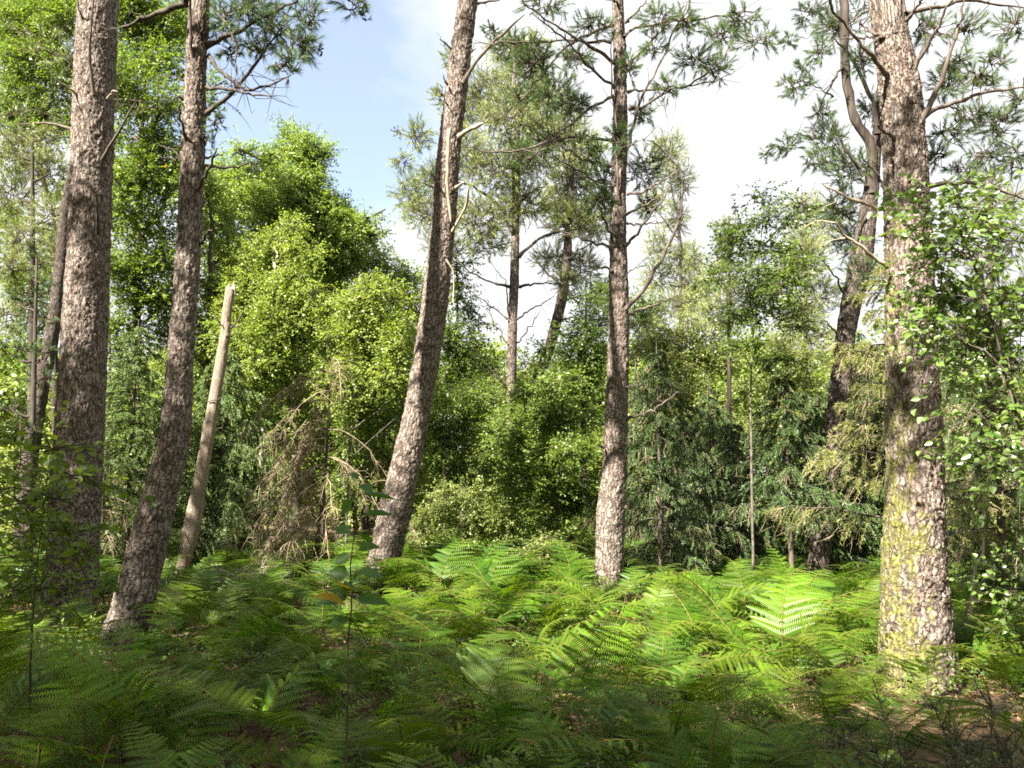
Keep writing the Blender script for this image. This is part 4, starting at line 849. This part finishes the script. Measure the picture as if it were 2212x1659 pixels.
def dead_mop(label, top_px, base_px, Y, nwhip, seed):
    rg = np.random.default_rng(seed)
    top = at(*top_px, Y); base = at(base_px[0], base_px[1], Y); base[2] = gz(base[0], Y) - .05
    root = thing('dead_spruce', label, 'dead tree', (base[0], base[1], base[2] + .05))
    C = catmull([base, base * .55 + top * .45 + [.05, 0, 0], top], 26)
    V, Q = tubes(C, np.linspace(.045, .008, 26), 8); Geo().add(V, [Q]).build('trunk', M['twig'], root, True)
    H = top[2] - base[2]
    for i in range(nwhip):
        f = 1 - (i / nwhip) ** .8 * .92
        o = C[int(f * 25)] * 1.0
        az = rg.uniform(2.2, 4.4) if rg.uniform() < .55 else rg.uniform(0, 6.28)
        hor = rg.uniform(.45, 1.5) * (1.0 if f > .4 else .7); drop = min(rg.uniform(.3, 1.0) * (.5 + hor), o[2] - .15)
        if f < .35: drop = rg.uniform(-.05, .3)
        t = np.linspace(0, 1, 14); h = np.array([math.cos(az), math.sin(az), 0])
        P = o + h * (t ** .85 * hor)[:, None] + np.array([0, 0, -1.0]) * (drop * t ** 1.5 - .08 * np.sin(t * 3.1))[:, None]
        P = P + np.cumsum(rg.normal(size=(14, 3)), 0) * .010
        g = Geo(); V, Q = tubes(P, np.linspace(.010, .0022, 14), 4); g.add(V, [Q])
        m = int(14 + 16 * hor); ii = rg.integers(2, 14, m); b = P[ii]
        d = unit(h * rg.uniform(-.1, .8, (m, 1)) + rg.normal(size=(m, 3)) * .5 + np.array([0, 0, -.75])); L_ = rg.uniform(.08, .34, (m, 1))
        T3 = np.stack([b, b + d * L_ * .5 + rg.normal(size=b.shape) * .018, b + d * L_ + np.array([0, 0, -.25]) * L_ + rg.normal(size=b.shape) * .03], 1)
        V, Q = tubes(T3, np.broadcast_to(np.array([.0044, .0032, .0015]), (m, 3)), 3); g.add(V, [Q])
        q = np.repeat(np.arange(m), 3); u = rg.uniform(.3, 1, (len(q), 1)); s0 = T3[q, 0] * (1 - u) + T3[q, 2] * u
        s1 = s0 + unit(rg.normal(size=s0.shape) + [0, 0, -.5]) * rg.uniform(.03, .12, (len(q), 1))
        V, Q = tubes(np.stack([s0, s1], 1), np.broadcast_to(np.array([.0022, .001]), (len(q), 2)), 3); g.add(V, [Q])
        g.build('bough', M['dead_twig'], root)
dead_mop('dead spruce with bare drooping tan twigs left of the sunlit leaning pine', (716, 785), (672, 1265), 11.8, 52, 15)
spruce('dead_spruce', 'dry brown brushy spruce in the gap behind the slender pine', 232, 960, 12.4, .03, .3, .75, 26, None, 16, dead=.96, droop=.7, needles=False, hang=1.3, twmat=M['twig'])

b0 = at(545, 1265, 10.3); b0[2] = gz(b0[0], b0[1])
br = thing('dead_brush', 'low tangle of bleached dead twigs among ferns before the dead spruce', 'dead branches', b0)
g = Geo()
for kk in range(46):
    o = b0 + np.array([rng.normal() * .12, rng.normal() * .12, rng.uniform(.05, .35)])
    d = unit(np.array([rng.normal(), rng.normal() * .7, rng.uniform(-.1, .9)])); Lb = rng.uniform(.25, .6)
    V, Q = tubes(catmull([o, o + d * Lb * .5 + [0, 0, .06], o + d * Lb + [0, 0, -.08]], 6) + rng.normal(size=(6, 3)) * .008, np.linspace(.007, .002, 6), 4); g.add(V, [Q])
    e = o + d * Lb * .7; m = 6
    d2 = unit(d + rng.normal(size=(m, 3)) * .8); P3 = np.stack([np.tile(e, (m, 1)), e + d2 * .09, e + d2 * .2 + [0, 0, -.04]], 1)
    V, Q = tubes(P3, np.broadcast_to(np.array([.004, .003, .0015]), (m, 3)), 3); g.add(V, [Q])
g.build('twigs', M['dead'], br)

# ------------------------------------------------------------------ unseen shade trees round the viewpoint, crowns placed where their shadows are wanted
def shade_tree(label, base, clumps, leaf='leaf_mid'):
    b = np.array([base[0], base[1], gz(base[0], base[1]) - .05])
    root = thing('oak_tree', label, 'tree', (b[0], b[1], b[2] + .05))
    top = np.array(clumps[0][:3])
    C = catmull([b, (b + top) / 2 + [.1, .05, 0], top], 18)
    g = Geo(); V, Q = tubes(C, np.linspace(.17, .05, 18), 10); g.add(V, [Q]); g.build('trunk', M['branch_dark'], root, True)
    g = Geo()
    for x, y, z, r in clumps:
        c = np.array([x, y, z])
        for j in range(9):
            cc = c + rand_dirs(1)[0] * r * rng.uniform(.2, .95) * np.array([1, 1, .6])
            sprays(g, cc, np.array([r, r, r * .6]) * .30, 13 * r * r, 12, .12, 0, 1, tw=.006)
        a = C[np.argmin(abs(C[:, 2] - (z - .8)))]
        V, Q = tubes(catmull([a, (a + c) / 2 + [0, 0, .2], c], 7), np.linspace(.06, .02, 7), 5); Geo().add(V, [Q]).build('limb', M['branch_dark'], root, True)
    g.build('crown', [M[leaf], M['twig']], root)
    return root
def over(x, y, z, h, r):
    """a crown cluster at height h whose shadow falls on x, y, z"""
    p = np.array([x, y, z]) + SUN * ((h - z) / SUN[2])
    return (p[0], p[1], h, r)
shade_tree('spreading oak behind the viewpoint shading the near ferns', (-5.0, -3.4),
           [over(0, 3.4, .5, 8.6, 1.5), over(1.6, 3.6, .5, 9.0, 1.4), over(-1.6, 3.6, .5, 8.2, 1.4), over(2.6, 4.3, .5, 9.4, 1.1), over(.4, 4.6, .5, 7.6, .8), over(-1.0, 4.9, .5, 8.8, 1.1), over(.9, 2.4, .5, 7.6, 1.2)])
shade_tree('oak standing left of the viewpoint whose crown shades the left ferns', (-10.6, 0.6),
           [over(-2.6, 5.4, .5, 8.8, 1.4), over(-1.6, 6.4, .5, 9.4, 1.1), over(-3.2, 4.3, .5, 8.0, 1.4), over(-4.4, 6.0, .5, 8.2, 1.0), over(-2.9, 7.3, .5, 9.2, 1.0), over(-2.6, 8.8, .6, 9.6, .9)])
shade_tree('oak beyond the left edge whose crown shades the far left pine', (-13.0, 4.0),
           [over(-5.2, 9.2, 1.2, 8.8, 1.4), over(-5.2, 9.2, .4, 8.2, 1.0), over(-5.1, 9.2, 2.4, 9.2, 1.1), over(-5.4, 12.6, 2.6, 9.0, .35), over(-5.6, 12.6, 1.2, 9.4, .4), over(-6.0, 8.6, .5, 8.0, 1.3), over(-3.6, 7.9, 2.4, 8.4, .55), over(-4.2, 12.6, 1.0, 9.0, .8)])
shade_tree('added unseen oak over the viewpoint from the right, cutting skylight on the near ferns', (3.2, -2.2),
           [(2.6, -1.0, 8.0, 1.5), (4.0, .2, 7.8, 1.3), (3.4, -2.4, 9.0, 1.4), (4.6, -1.0, 8.6, 1.4), (5.4, 1.0, 8.2, 1.3)])  # added crown out of view, blocks skylight above the near ferns

shade_tree('added unseen oak left of the viewpoint, its crown placed to dapple the tall trunks', (-4.4, 1.6),
           [over(1.25, 10.3, 4.6, 10.2, .55), over(1.25, 10.3, 6.2, 11.0, .6), over(1.2, 10.3, 2.4, 9.6, .4), over(-3.5, 7.9, 4.4, 9.6, .6), over(-3.6, 7.9, 3.2, 9.0, .45), over(3.1, 6.5, 4.2, 9.4, .6), over(3.3, 6.5, 2.0, 8.8, .42), over(-5.0, 9.3, 4.6, 9.8, .4)])  # invented tree out of view; each cluster throws a shade patch on a trunk

# ------------------------------------------------------------------ far-off wood that reads as one mass
g = Geo()
for row, (Y, nb_, y0, y1) in enumerate(((26, 60, 800, 1180), (33, 70, 760, 1150), (44, 80, 820, 1140))):
    for kk in range(nb_):
        x = -200 + 2600 * (kk + rng.uniform(0, 1)) / nb_; y = rng.uniform(y0, y1)
        c = at(x, y, Y + rng.uniform(-2, 2)); s = Y / F; r = rng.uniform(36, 66) * s
        for j in range(6):
            sprays(g, c + rand_dirs(1)[0] * r * .7, np.array([r, r, r * .8]) * .5, 60, 10, .15 * Y / 26, rng.integers(0, 3), None)
    for kk in range(10):
        x = rng.uniform(-150, 2350); b = at(x, 1150, Y); t = at(x + rng.normal() * 20, rng.uniform(500, 900), Y)
        b[2] = -.1
        V, Q = tubes(catmull([b, (b + t) / 2 + rng.normal(size=3) * .1, t], 8), np.linspace(.09, .03, 8), 6); g.add(V, [Q], .5, 3)
for kk in range(120):          # the wood goes on all round; unseen ring added to block low sky
    a = rng.uniform(-.15, 1.15) * math.pi; d = rng.uniform(13, 22)
    c = np.array([math.cos(a) * d, -math.sin(a) * d, rng.uniform(.8, 9.0 if math.sin(a) < .2 else 8.0)]); r = rng.uniform(1.2, 2.2)
    for j in range(4):
        sprays(g, c + rand_dirs(1)[0] * r * .7, np.array([r, r, r * .8]) * .5, 22, 9, .3, 1, None)
tag(g.build('woods', [M['birch_cool'], M['leaf_mid'], M['leaf_shrub'], M['branch_dark']]), 'distant mixed woodland closing the view', None, None, 'stuff')

# ------------------------------------------------------------------ bracken
def frond_path(L, hs, a0, a1, n=15, side=0.0):
    """stem rising from the ground, then a blade arching over; returns stem points, blade points and blade tangents"""
    a = np.linspace(a0, a1, n); ds = L / (n - 1)
    st = catmull([(0, 0, 0), (.02, 0, hs * .55), (.06 + hs * .06, 0, hs)], 6)
    x = np.r_[0, np.cumsum(np.cos(a[:-1]) * ds)] + st[-1][0]; z = np.r_[0, np.cumsum(np.sin(a[:-1]) * ds)] + st[-1][2]
    B = np.stack([x, side * np.linspace(0, 1, n) ** 2 * L, z], 1)
    return st, B, unit(np.gradient(B, axis=0))

def frond_geo(g, L, W, hs, a0, a1, pairs, fine, rg, leafm=0, stemm=1, side=0.0):
    st, B, T = frond_path(L, hs, a0, a1, 15, side)
    P = np.vstack([st, B[1:]])
    V, Q = tubes(P, np.r_[np.linspace(.0055, .004, 6), np.linspace(.004, .0012, 14)], 4); g.add(V, [Q], .4, stemm)
    tt = np.linspace(0, 1, 15)
    fr = rg.uniform(.2, .8)
    for i in range(pairs):
        t = (i + .35) / pairs; t = t ** 1.06
        c = np.array([np.interp(t, tt, B[:, k]) for k in range(3)]); tg = unit(np.array([np.interp(t, tt, T[:, k]) for k in range(3)]))
        lat = unit(np.cross(np.array([0, 0, 1.0]), tg)); nor = np.cross(tg, lat)
        ln0 = W * (1 - t) ** .85 * (1.0 if t > .12 else .85) + .012
        for sgn in (-1, 1):
            ln = ln0 * rg.uniform(.88, 1.1)
            ax = unit(lat * sgn + tg * rg.uniform(.28, .5) + nor * rg.normal() * .10)
            nn = unit(nor + lat * sgn * rg.normal() * .12 + rg.normal(size=3) * .10)
            perp = unit(np.cross(nn, ax))
            dr = rg.uniform(.10, .30)
            m = max(3, int(ln / fine))
            u = (np.arange(m) + .5) / m
            ctr = c + ax * (u * ln)[:, None] - nn * (dr * ln * u ** 2)[:, None]
            pl = (ln * .085 + .006) * (1 - u) ** .5 + .002
            hw = ln / m * .40
            V = []
            for s2 in (-1, 1):
                pd = perp * s2 + ax * .42
                tip = ctr + pd * pl[:, None] - nn * (pl * .22)[:, None]
                V.append(np.stack([ctr - ax * hw, ctr + ax * hw, tip + ax * hw * .45, tip - ax * hw * .35], 1))
            V = np.concatenate(V)
            g.add(V, [np.arange(len(V) * 4).reshape(-1, 4)], np.clip(fr + rg.normal() * .1 + .15 * (t - .5), 0, 1), leafm)
            e = np.stack([c, ctr[m // 2], ctr[-1]], 0)[None]
            V, Q = tubes(e, np.array([[.0018, .0014, .0007]]), 3); g.add(V, [Q], .35, stemm)

frond_mesh = []
rgf = np.random.default_rng(77)
for k in range(16):
    g = Geo()
    frond_geo(g, rgf.uniform(.58, .78), rgf.uniform(.20, .28), rgf.uniform(.14, .36), rgf.uniform(.5, 1.05), rgf.uniform(-1.1, -.2), 14 + k % 5, .0125, rgf, side=rgf.uniform(-.12, .12))
    o = g.build('frond', [M['fern'], M['fern_stem']])
    frond_mesh.append(o.data); bpy.data.objects.remove(o)

trunks = [(np.array(p.location)[:2], r) for p, r in ((p1, .5), (p2, .35), (p3, .42), (p4, .3), (p5, .48), (sn, .3))]
def free(x, y):
    return all(math.hypot(x - c[0], y - c[1]) > r for c, r in trunks)

# candidate spots, poisson-like; the nearest ones in view become individuals
spots = []
tries = 0
while len(spots) < 980 and tries < 90000:
    tries += 1
    y = 2.3 + 16.5 * rng.uniform() ** .72; x = rng.uniform(-.70, .70) * y
    sp = .30 if y < 5 else .29 if y < 9 else .34
    px = 1106 + F * x / y
    if y > 11.2 and (px > 1350 or px < 700) and rng.uniform() < .5: continue
    if px > 1780 and 2.2 < y < 5.9 and rng.uniform() < .72: continue        # open litter round the gorse and the mossy trunk
    if px < 330 and 6.2 < y < 8.3 and rng.uniform() < .5: continue
    if y < 3.1 and rng.uniform() < .55: continue
    if not free(x, y): continue
    if any(abs(x - a) < sp and abs(y - b) < sp for a, b in spots): continue
    spots.append((x, y))
spots.sort(key=lambda s: s[1])
for px_, y_ in ((700, 2.75), (770, 2.9), (835, 2.8), (745, 3.15), (640, 2.95)): spots.insert(0, ((px_ - 1106) / F * y_, y_))
NIND = 290
rank_words = {}
marks = [('the far left pine', p1), ('the slender leaning pine', p2), ('the sunlit leaning pine', p3), ('the slim branchy pine', p4), ('the mossy trunk', p5)]
ferns = []
for x, y in spots[:NIND]:
    px = 1106 + F * x / y
    lit = (-1.0 < x < 4.2 and y > 6.0)
    low = .62 if any(abs(px - c_) < w_ and yt_ - 2.2 < y < yt_ + .3 for c_, w_, yt_ in ((255, 130, 7.9), (800, 110, 10.7), (1980, 170, 6.5), (1316, 70, 10.3), (150, 110, 9.3))) else .85 if (px > 1330 and y > 7.5) else 1.0
    if 1330 < px < 1800 and 6.0 < y < 8.2: low = max(low, .98)
    sz = low * rng.uniform(.62, 1.22) * (.82 if y < 4 else 1.0) * (1.08 if lit else .95)
    f = bpy.data.objects.new('bracken_fern', None); f.empty_display_size = .1
    f.location = (x, y, float(gz(x, y))); f.rotation_euler = (0, 0, rng.uniform(0, 6.28)); COL.objects.link(f)
    nf = int(rng.integers(3, 6))
    for k in range(nf):
        c = bpy.data.objects.new('frond', frond_mesh[int(rng.integers(0, len(frond_mesh)))])
        c.parent = f
        s = sz * rng.uniform(.75, 1.12)
        c.scale = (s, s, s * rng.uniform(.9, 1.1)); c.rotation_euler = (rng.normal() * .16, rng.normal() * .22 - .05, k * 6.283 / nf + rng.normal() * .35)
        c.location = (rng.normal() * .03, rng.normal() * .03, -.02)
        COL.objects.link(c)
    ferns.append((f, x, y, lit, nf, sz))

# labels for ferns: zone by what stands nearest; where a zone holds many that nothing tells apart they share one label and group
def fern_zone(x, y, lit):
    px = 1106 + F * x / y
    if y < 3.7:
        a = 'in the dark foreground along the bottom edge'
        b = 'at the left corner' if px < 420 else 'left of the middle' if px < 900 else 'at the middle' if px < 1350 else 'right of the middle' if px < 1750 else 'beside the dark gorse'
        return f'shaded bracken fern {a}, {b}'
    if y < 5.6:
        b = 'in front of the slender leaning pine' if px < 520 else 'in front of the large-leaved sapling' if px < 900 else 'in the dark belt before the sunlit patch' if px < 1500 else 'in half shade before the mossy trunk' if px < 1850 else 'low beside the mossy trunk and gorse'
        return f'dark green bracken fern {b}'
    if y < 7.6:
        b = 'beside the far left pine' if px < 200 else 'around the slender leaning pine foot' if px < 480 else 'in shade below the dead brush' if px < 760 else 'at the shaded near side of the sunlit leaning pine' if px < 960 else 'glowing in the front of the sunlit patch' if px < 1500 else 'sunlit just left of the mossy trunk' if px < 1900 else 'right of the mossy trunk'
        return f'bracken fern {b}'
    b = 'behind the slender leaning pine' if px < 480 else 'by the bleached dead twigs' if px < 760 else 'at the foot of the sunlit leaning pine' if px < 960 else 'in the sun between the leaning pine and the slim pine' if px < 1270 else 'at the foot of the slim pine' if px < 1420 else 'at the sunny far edge before the dark spruces' if px < 1720 else 'at the dark edge near the forked pine' if px < 1900 else 'beyond the mossy trunk'
    return f'bracken fern {b}'
zones = {}
for f, x, y, lit, nf, sz in ferns:
    zones.setdefault(fern_zone(x, y, lit), []).append((f, x, y, sz))
SIDE = {True: 'left', False: 'right'}
for z, fs in zones.items():
    for f, x, y, sz in fs:
        hw = 'tall ' if sz > .98 else 'low ' if sz < .72 else 'mid-height '
        tag(f, hw + z, 'fern', z.replace('bracken fern', 'bracken ferns', 1))

# the bracken beyond them, one mass
g = Geo(); rgf = np.random.default_rng(5)
lod = []
for k in range(5):
    q = Geo(); frond_geo(q, rgf.uniform(.65, .85), rgf.uniform(.24, .30), rgf.uniform(.2, .36), rgf.uniform(.5, 1.0), rgf.uniform(-1.0, -.25), 15, .017, rgf, side=rgf.uniform(-.1, .1)); lod.append(q)
def paste(g, q, pos, rot, s, shift=0.0, tilt=0.0):
    V = np.vstack(q.V) * s
    ct, stt = math.cos(tilt), math.sin(tilt)
    V = np.stack([V[:, 0] * ct + V[:, 2] * stt, V[:, 1], -V[:, 0] * stt + V[:, 2] * ct], 1)
    c, sn_ = math.cos(rot), math.sin(rot)
    V = np.stack([V[:, 0] * c - V[:, 1] * sn_, V[:, 0] * sn_ + V[:, 1] * c, V[:, 2]], 1) + pos
    n0 = g.n; g.V.append(V); g.A.append(np.clip(np.concatenate(q.A) + shift, 0, 1).astype(np.float32)); g.n += len(V)
    for f, m in q.F: g.F.append((f + n0, m))
for x, y in spots[NIND:]:
    n0 = int(rng.integers(3, 5))
    for k in range(n0):
        paste(g, lod[int(rng.integers(0, 5))], np.array([x, y, gz(x, y) - .02]), rng.uniform(0, 6.28), rng.uniform(.75, 1.15) * (1.25 if abs(1106 + F * x / y - 1050) < 230 and y > 9.5 else 1.0), rng.normal() * .15, rng.normal() * .16)
tag(g.build('bracken', [M['fern_far'], M['fern_stem']]), 'mass of further bracken under the trees', None, None, 'stuff')

# dead bracken, needle litter and low green leaves over the floor
g = Geo()
for q in lod: pass
for kk in range(150):
    y = 2.2 + 8.5 * rng.uniform() ** .8; x = rng.uniform(-.7, .7) * y
    paste(g, lod[int(rng.integers(0, 5))], np.array([x, y, gz(x, y) + .05]), rng.uniform(0, 6.28), rng.uniform(.5, .85), 0, rng.uniform(.9, 1.35))
for lst in g.F: pass
g.F = [(f, 0) for f, m in g.F]
n = 26000
y = 1.8 + 12 * rng.uniform(0, 1, n) ** .8; x = rng.uniform(-.75, .75, n) * y
C = np.stack([x, y, gz(x, y) + rng.uniform(.005, .05, n)], 1)
D = np.stack([rng.normal(size=n), rng.normal(size=n), rng.normal(size=n) * .3], 1); Nn = np.stack([rng.normal(size=n) * .5, rng.normal(size=n) * .5, np.ones(n)], 1)
V, Q, m = leaf_quads(C, D, Nn, rng.uniform(.03, .09, n), rng.uniform(.006, .03, n)); g.add(V, [Q], np.repeat(rng.uniform(0, 1, n), m), 1)
tag(g.build('litter', [M['fern_dead'], M['litter']]), 'fallen needles and dead brown bracken on the floor', None, None, 'stuff')
g = Geo()
for kk in range(1500):
    y = 2.4 + 10.5 * rng.uniform() ** .8; x = rng.uniform(-.72, .72) * y
    if math.sin(x * 1.7 + 1) + math.cos(y * 1.3 + x) < -.2: continue
    h = rng.uniform(.05, .28)
    sprays(g, np.array([x, y, gz(x, y) + h]), np.array([.10, .10, .06]), 4, 6, rng.uniform(.028, .05), 0, 1, .15, .8, tw=.0015, len_=.14)
tag(g.build('undergrowth', [M['herb'], M['twig']]), 'low green leaves growing between the ferns', None, None, 'stuff')

# ------------------------------------------------------------------ near plants
def big_leaf_sapling():
    Y = 3.3
    T = np.array([at(x, y, Y + d) for x, y, d in ((752, 1500, 0), (751, 1400, .02), (760, 1300, .02), (757, 1220, .03), (768, 1140, -.0), (770, 1090, -.02), (778, 1040, 0))])
    T = np.vstack([[T[0][0] - .01, Y, gz(T[0][0], Y) - .03], T])
    root = thing('sapling', 'young dark-stemmed sapling with large oval leaves before the sunlit leaning pine', 'sapling', (T[0][0], Y, T[0][2] + .03))
    C = catmull(T, 30); g = Geo(); V, Q = tubes(C, np.linspace(.006, .002, 30), 6); g.add(V, [Q]); g.build('stem', M['twig'], root, True)
    g = Geo()
    data = [(775, 1045, 800, 1060, .05), (772, 1068, 848, 1072, .055), (768, 1075, 738, 1108, .05), (770, 1115, 840, 1108, .05), (768, 1150, 800, 1170, .06), (765, 1155, 725, 1140, .05), (766, 1190, 815, 1180, .06), (764, 1200, 725, 1215, .05), (764, 1235, 826, 1245, .055), (762, 1245, 715, 1235, .06), (762, 1260, 745, 1275, .05), (760, 1290, 830, 1300, .05), (759, 1295, 690, 1300, .06), (757, 1330, 800, 1340, .05), (757, 1335, 715, 1350, .05), (776, 1040, 760, 1020, .03)]
    for a, b, c, d, w in data:
        p = at(a, b, Y); e = at(c, d, Y + rng.uniform(-.12, .12)); D = e - p
        V, Q, m = leaf_quads((p + D * .15)[None], D[None], (np.array([0, -.75, .8]) + rng.normal(size=3) * .3)[None], np.linalg.norm(D) * 1.0, w * 1.15, .18)
        g.add(V, [Q], rng.uniform(0, .9))
        V, Q = tubes(np.array([p, p + D * .2]), np.array([.0015, .001]), 3); g.add(V, [Q], .3, 1)
    for a, b, c, d, w in [(760, 1285, 735, 1258, .06), (757, 1310, 690, 1285, .06)]:
        p = at(a, b, Y); e = at(c, d, Y - .1); D = e - p
        V, Q, m = leaf_quads((p + D * .15)[None], D[None], np.array([[.1, -.5, .8]]), np.linalg.norm(D), w, .18); g.add(V, [Q], 1.0)
    g.build('leaves', [M['sapling'], M['twig']], root)
big_leaf_sapling()

def gorse():
    c = np.array([1.78, 3.05, 0]); c[2] = gz(c[0], c[1])
    root = thing('gorse_bush', 'dark spiny gorse bush in the bottom right corner', 'shrub', c)
    st = Geo(); sp = Geo()
    for k in range(64):
        a = rng.uniform(0, 6.28); h = rng.uniform(.25, .70); r = rng.uniform(.1, .75)
        tip = c + np.array([math.cos(a) * r, math.sin(a) * r * .8, h])
        P = catmull([c + rng.normal(size=3) * [.04, .04, 0], c + (tip - c) * .5 + rng.normal(size=3) * .06, tip], 12) + rng.normal(size=(12, 3)) * .006
        V, Q = tubes(P, np.linspace(.008, .0022, 12), 4); st.add(V, [Q])
        m = 26; ii = rng.integers(3, 12, m); b = P[ii]
        d = unit(rng.normal(size=(m, 3)) + (tip - c) * .8); e = b + d * rng.uniform(.05, .17, (m, 1))
        V, Q = tubes(np.stack([b, (b + e) / 2 + rng.normal(size=b.shape) * .006, e], 1), np.broadcast_to(np.array([.003, .0024, .0012]), (m, 3)), 3); st.add(V, [Q])
        u = rng.uniform(0, 1, (m, 26, 1)); pb = b[:, None] * (1 - u) + e[:, None] * u
        nd = unit(d[:, None] * .6 + rng.normal(size=(m, 26, 3))); w = unit(np.cross(nd, rng.normal(size=nd.shape))) * .0015
        V = np.stack([pb - w, pb + w, pb + nd * rng.uniform(.012, .03, (m, 26, 1))], 2); sp.add(V, [np.arange(V.size // 3).reshape(-1, 3)], np.repeat(rng.uniform(0, 1, m * 26), 3))
    st.build('stem', M['twig'], root); sp.build('spines', M['gorse'], root)
gorse()

def grass_tuft(label, px, py, Y, n, h):
    b = at(px, py, Y); b[2] = gz(b[0], Y)
    g = Geo(); k = np.linspace(0, 1, 6)
    for i in range(n):
        a = rng.uniform(0, 6.28); L_ = h * rng.uniform(.5, 1.1); ln = rng.uniform(.2, .8)
        d = np.array([math.cos(a), math.sin(a), 0]); o = b + rng.normal(size=3) * [.05, .05, 0]
        P = o + d * (k ** 1.8 * L_ * ln)[:, None] + np.array([0, 0, 1.0]) * (L_ * (k - .42 * ln * k ** 2.4))[:, None]
        s = np.array([-d[1], d[0], 0]) * .0028; w = (1 - k * .9)[:, None]
        V = np.concatenate([P - s * w, P + s * w]); r = np.arange(5)
        g.add(V, [np.stack([r, r + 1, r + 7, r + 6], 1)], rng.uniform(0, 1))
    o = g.build('grass_tuft', M['grass']); tag(o, label, 'grass')
grass_tuft('grass tuft with long bent blades at the bottom edge, nearest the left corner', 420, 1640, 2.75, 60, .42)
grass_tuft('thin grass tuft at the bottom edge just right of the larger tuft', 560, 1640, 2.7, 34, .36)
grass_tuft('sunlit grass tuft growing at the left foot of the mossy trunk', 1860, 1440, 6.1, 60, .4)

def stalk(name, label, cat, pts, Y, r0, r1, mat, dY=.0):
    P = np.array([at(x, y, Y + dY * i / (len(pts) - 1)) for i, (x, y) in enumerate(pts)])
    P[0][2] = gz(P[0][0], P[0][1]) - .02
    g = Geo(); V, Q = tubes(catmull(P, 16) + rng.normal(size=(16, 3)) * .0025, np.linspace(r0, r1, 16), 6); g.add(V, [Q])
    tag(g.build(name, M[mat], None, True), label, cat)
stalk('dead_stalk', 'dry tan bracken stalk curving up near the bottom left corner', 'stalk', [(190, 1680), (225, 1635), (260, 1600)], 2.75, .005, .002, 'fern_stem', .2)
stalk('dead_stalk', 'orange-brown bracken stalk slanting up in the right foreground', 'stalk', [(1500, 1665), (1545, 1560), (1600, 1480), (1625, 1450)], 3.0, .005, .002, 'fern_stem', .2)
stalk('dead_branch', 'bleached crooked stick leaning in the shade right of the mossy trunk', 'branch', [(2075, 1300), (2105, 1240), (2122, 1200), (2125, 1160)], 7.6, .02, .008, 'dead', -.1)
stalk('dead_branch', 'bleached short forked stick lying low right of the mossy trunk', 'branch', [(2060, 1330), (2090, 1310), (2130, 1300)], 7.4, .018, .010, 'dead', -.1)
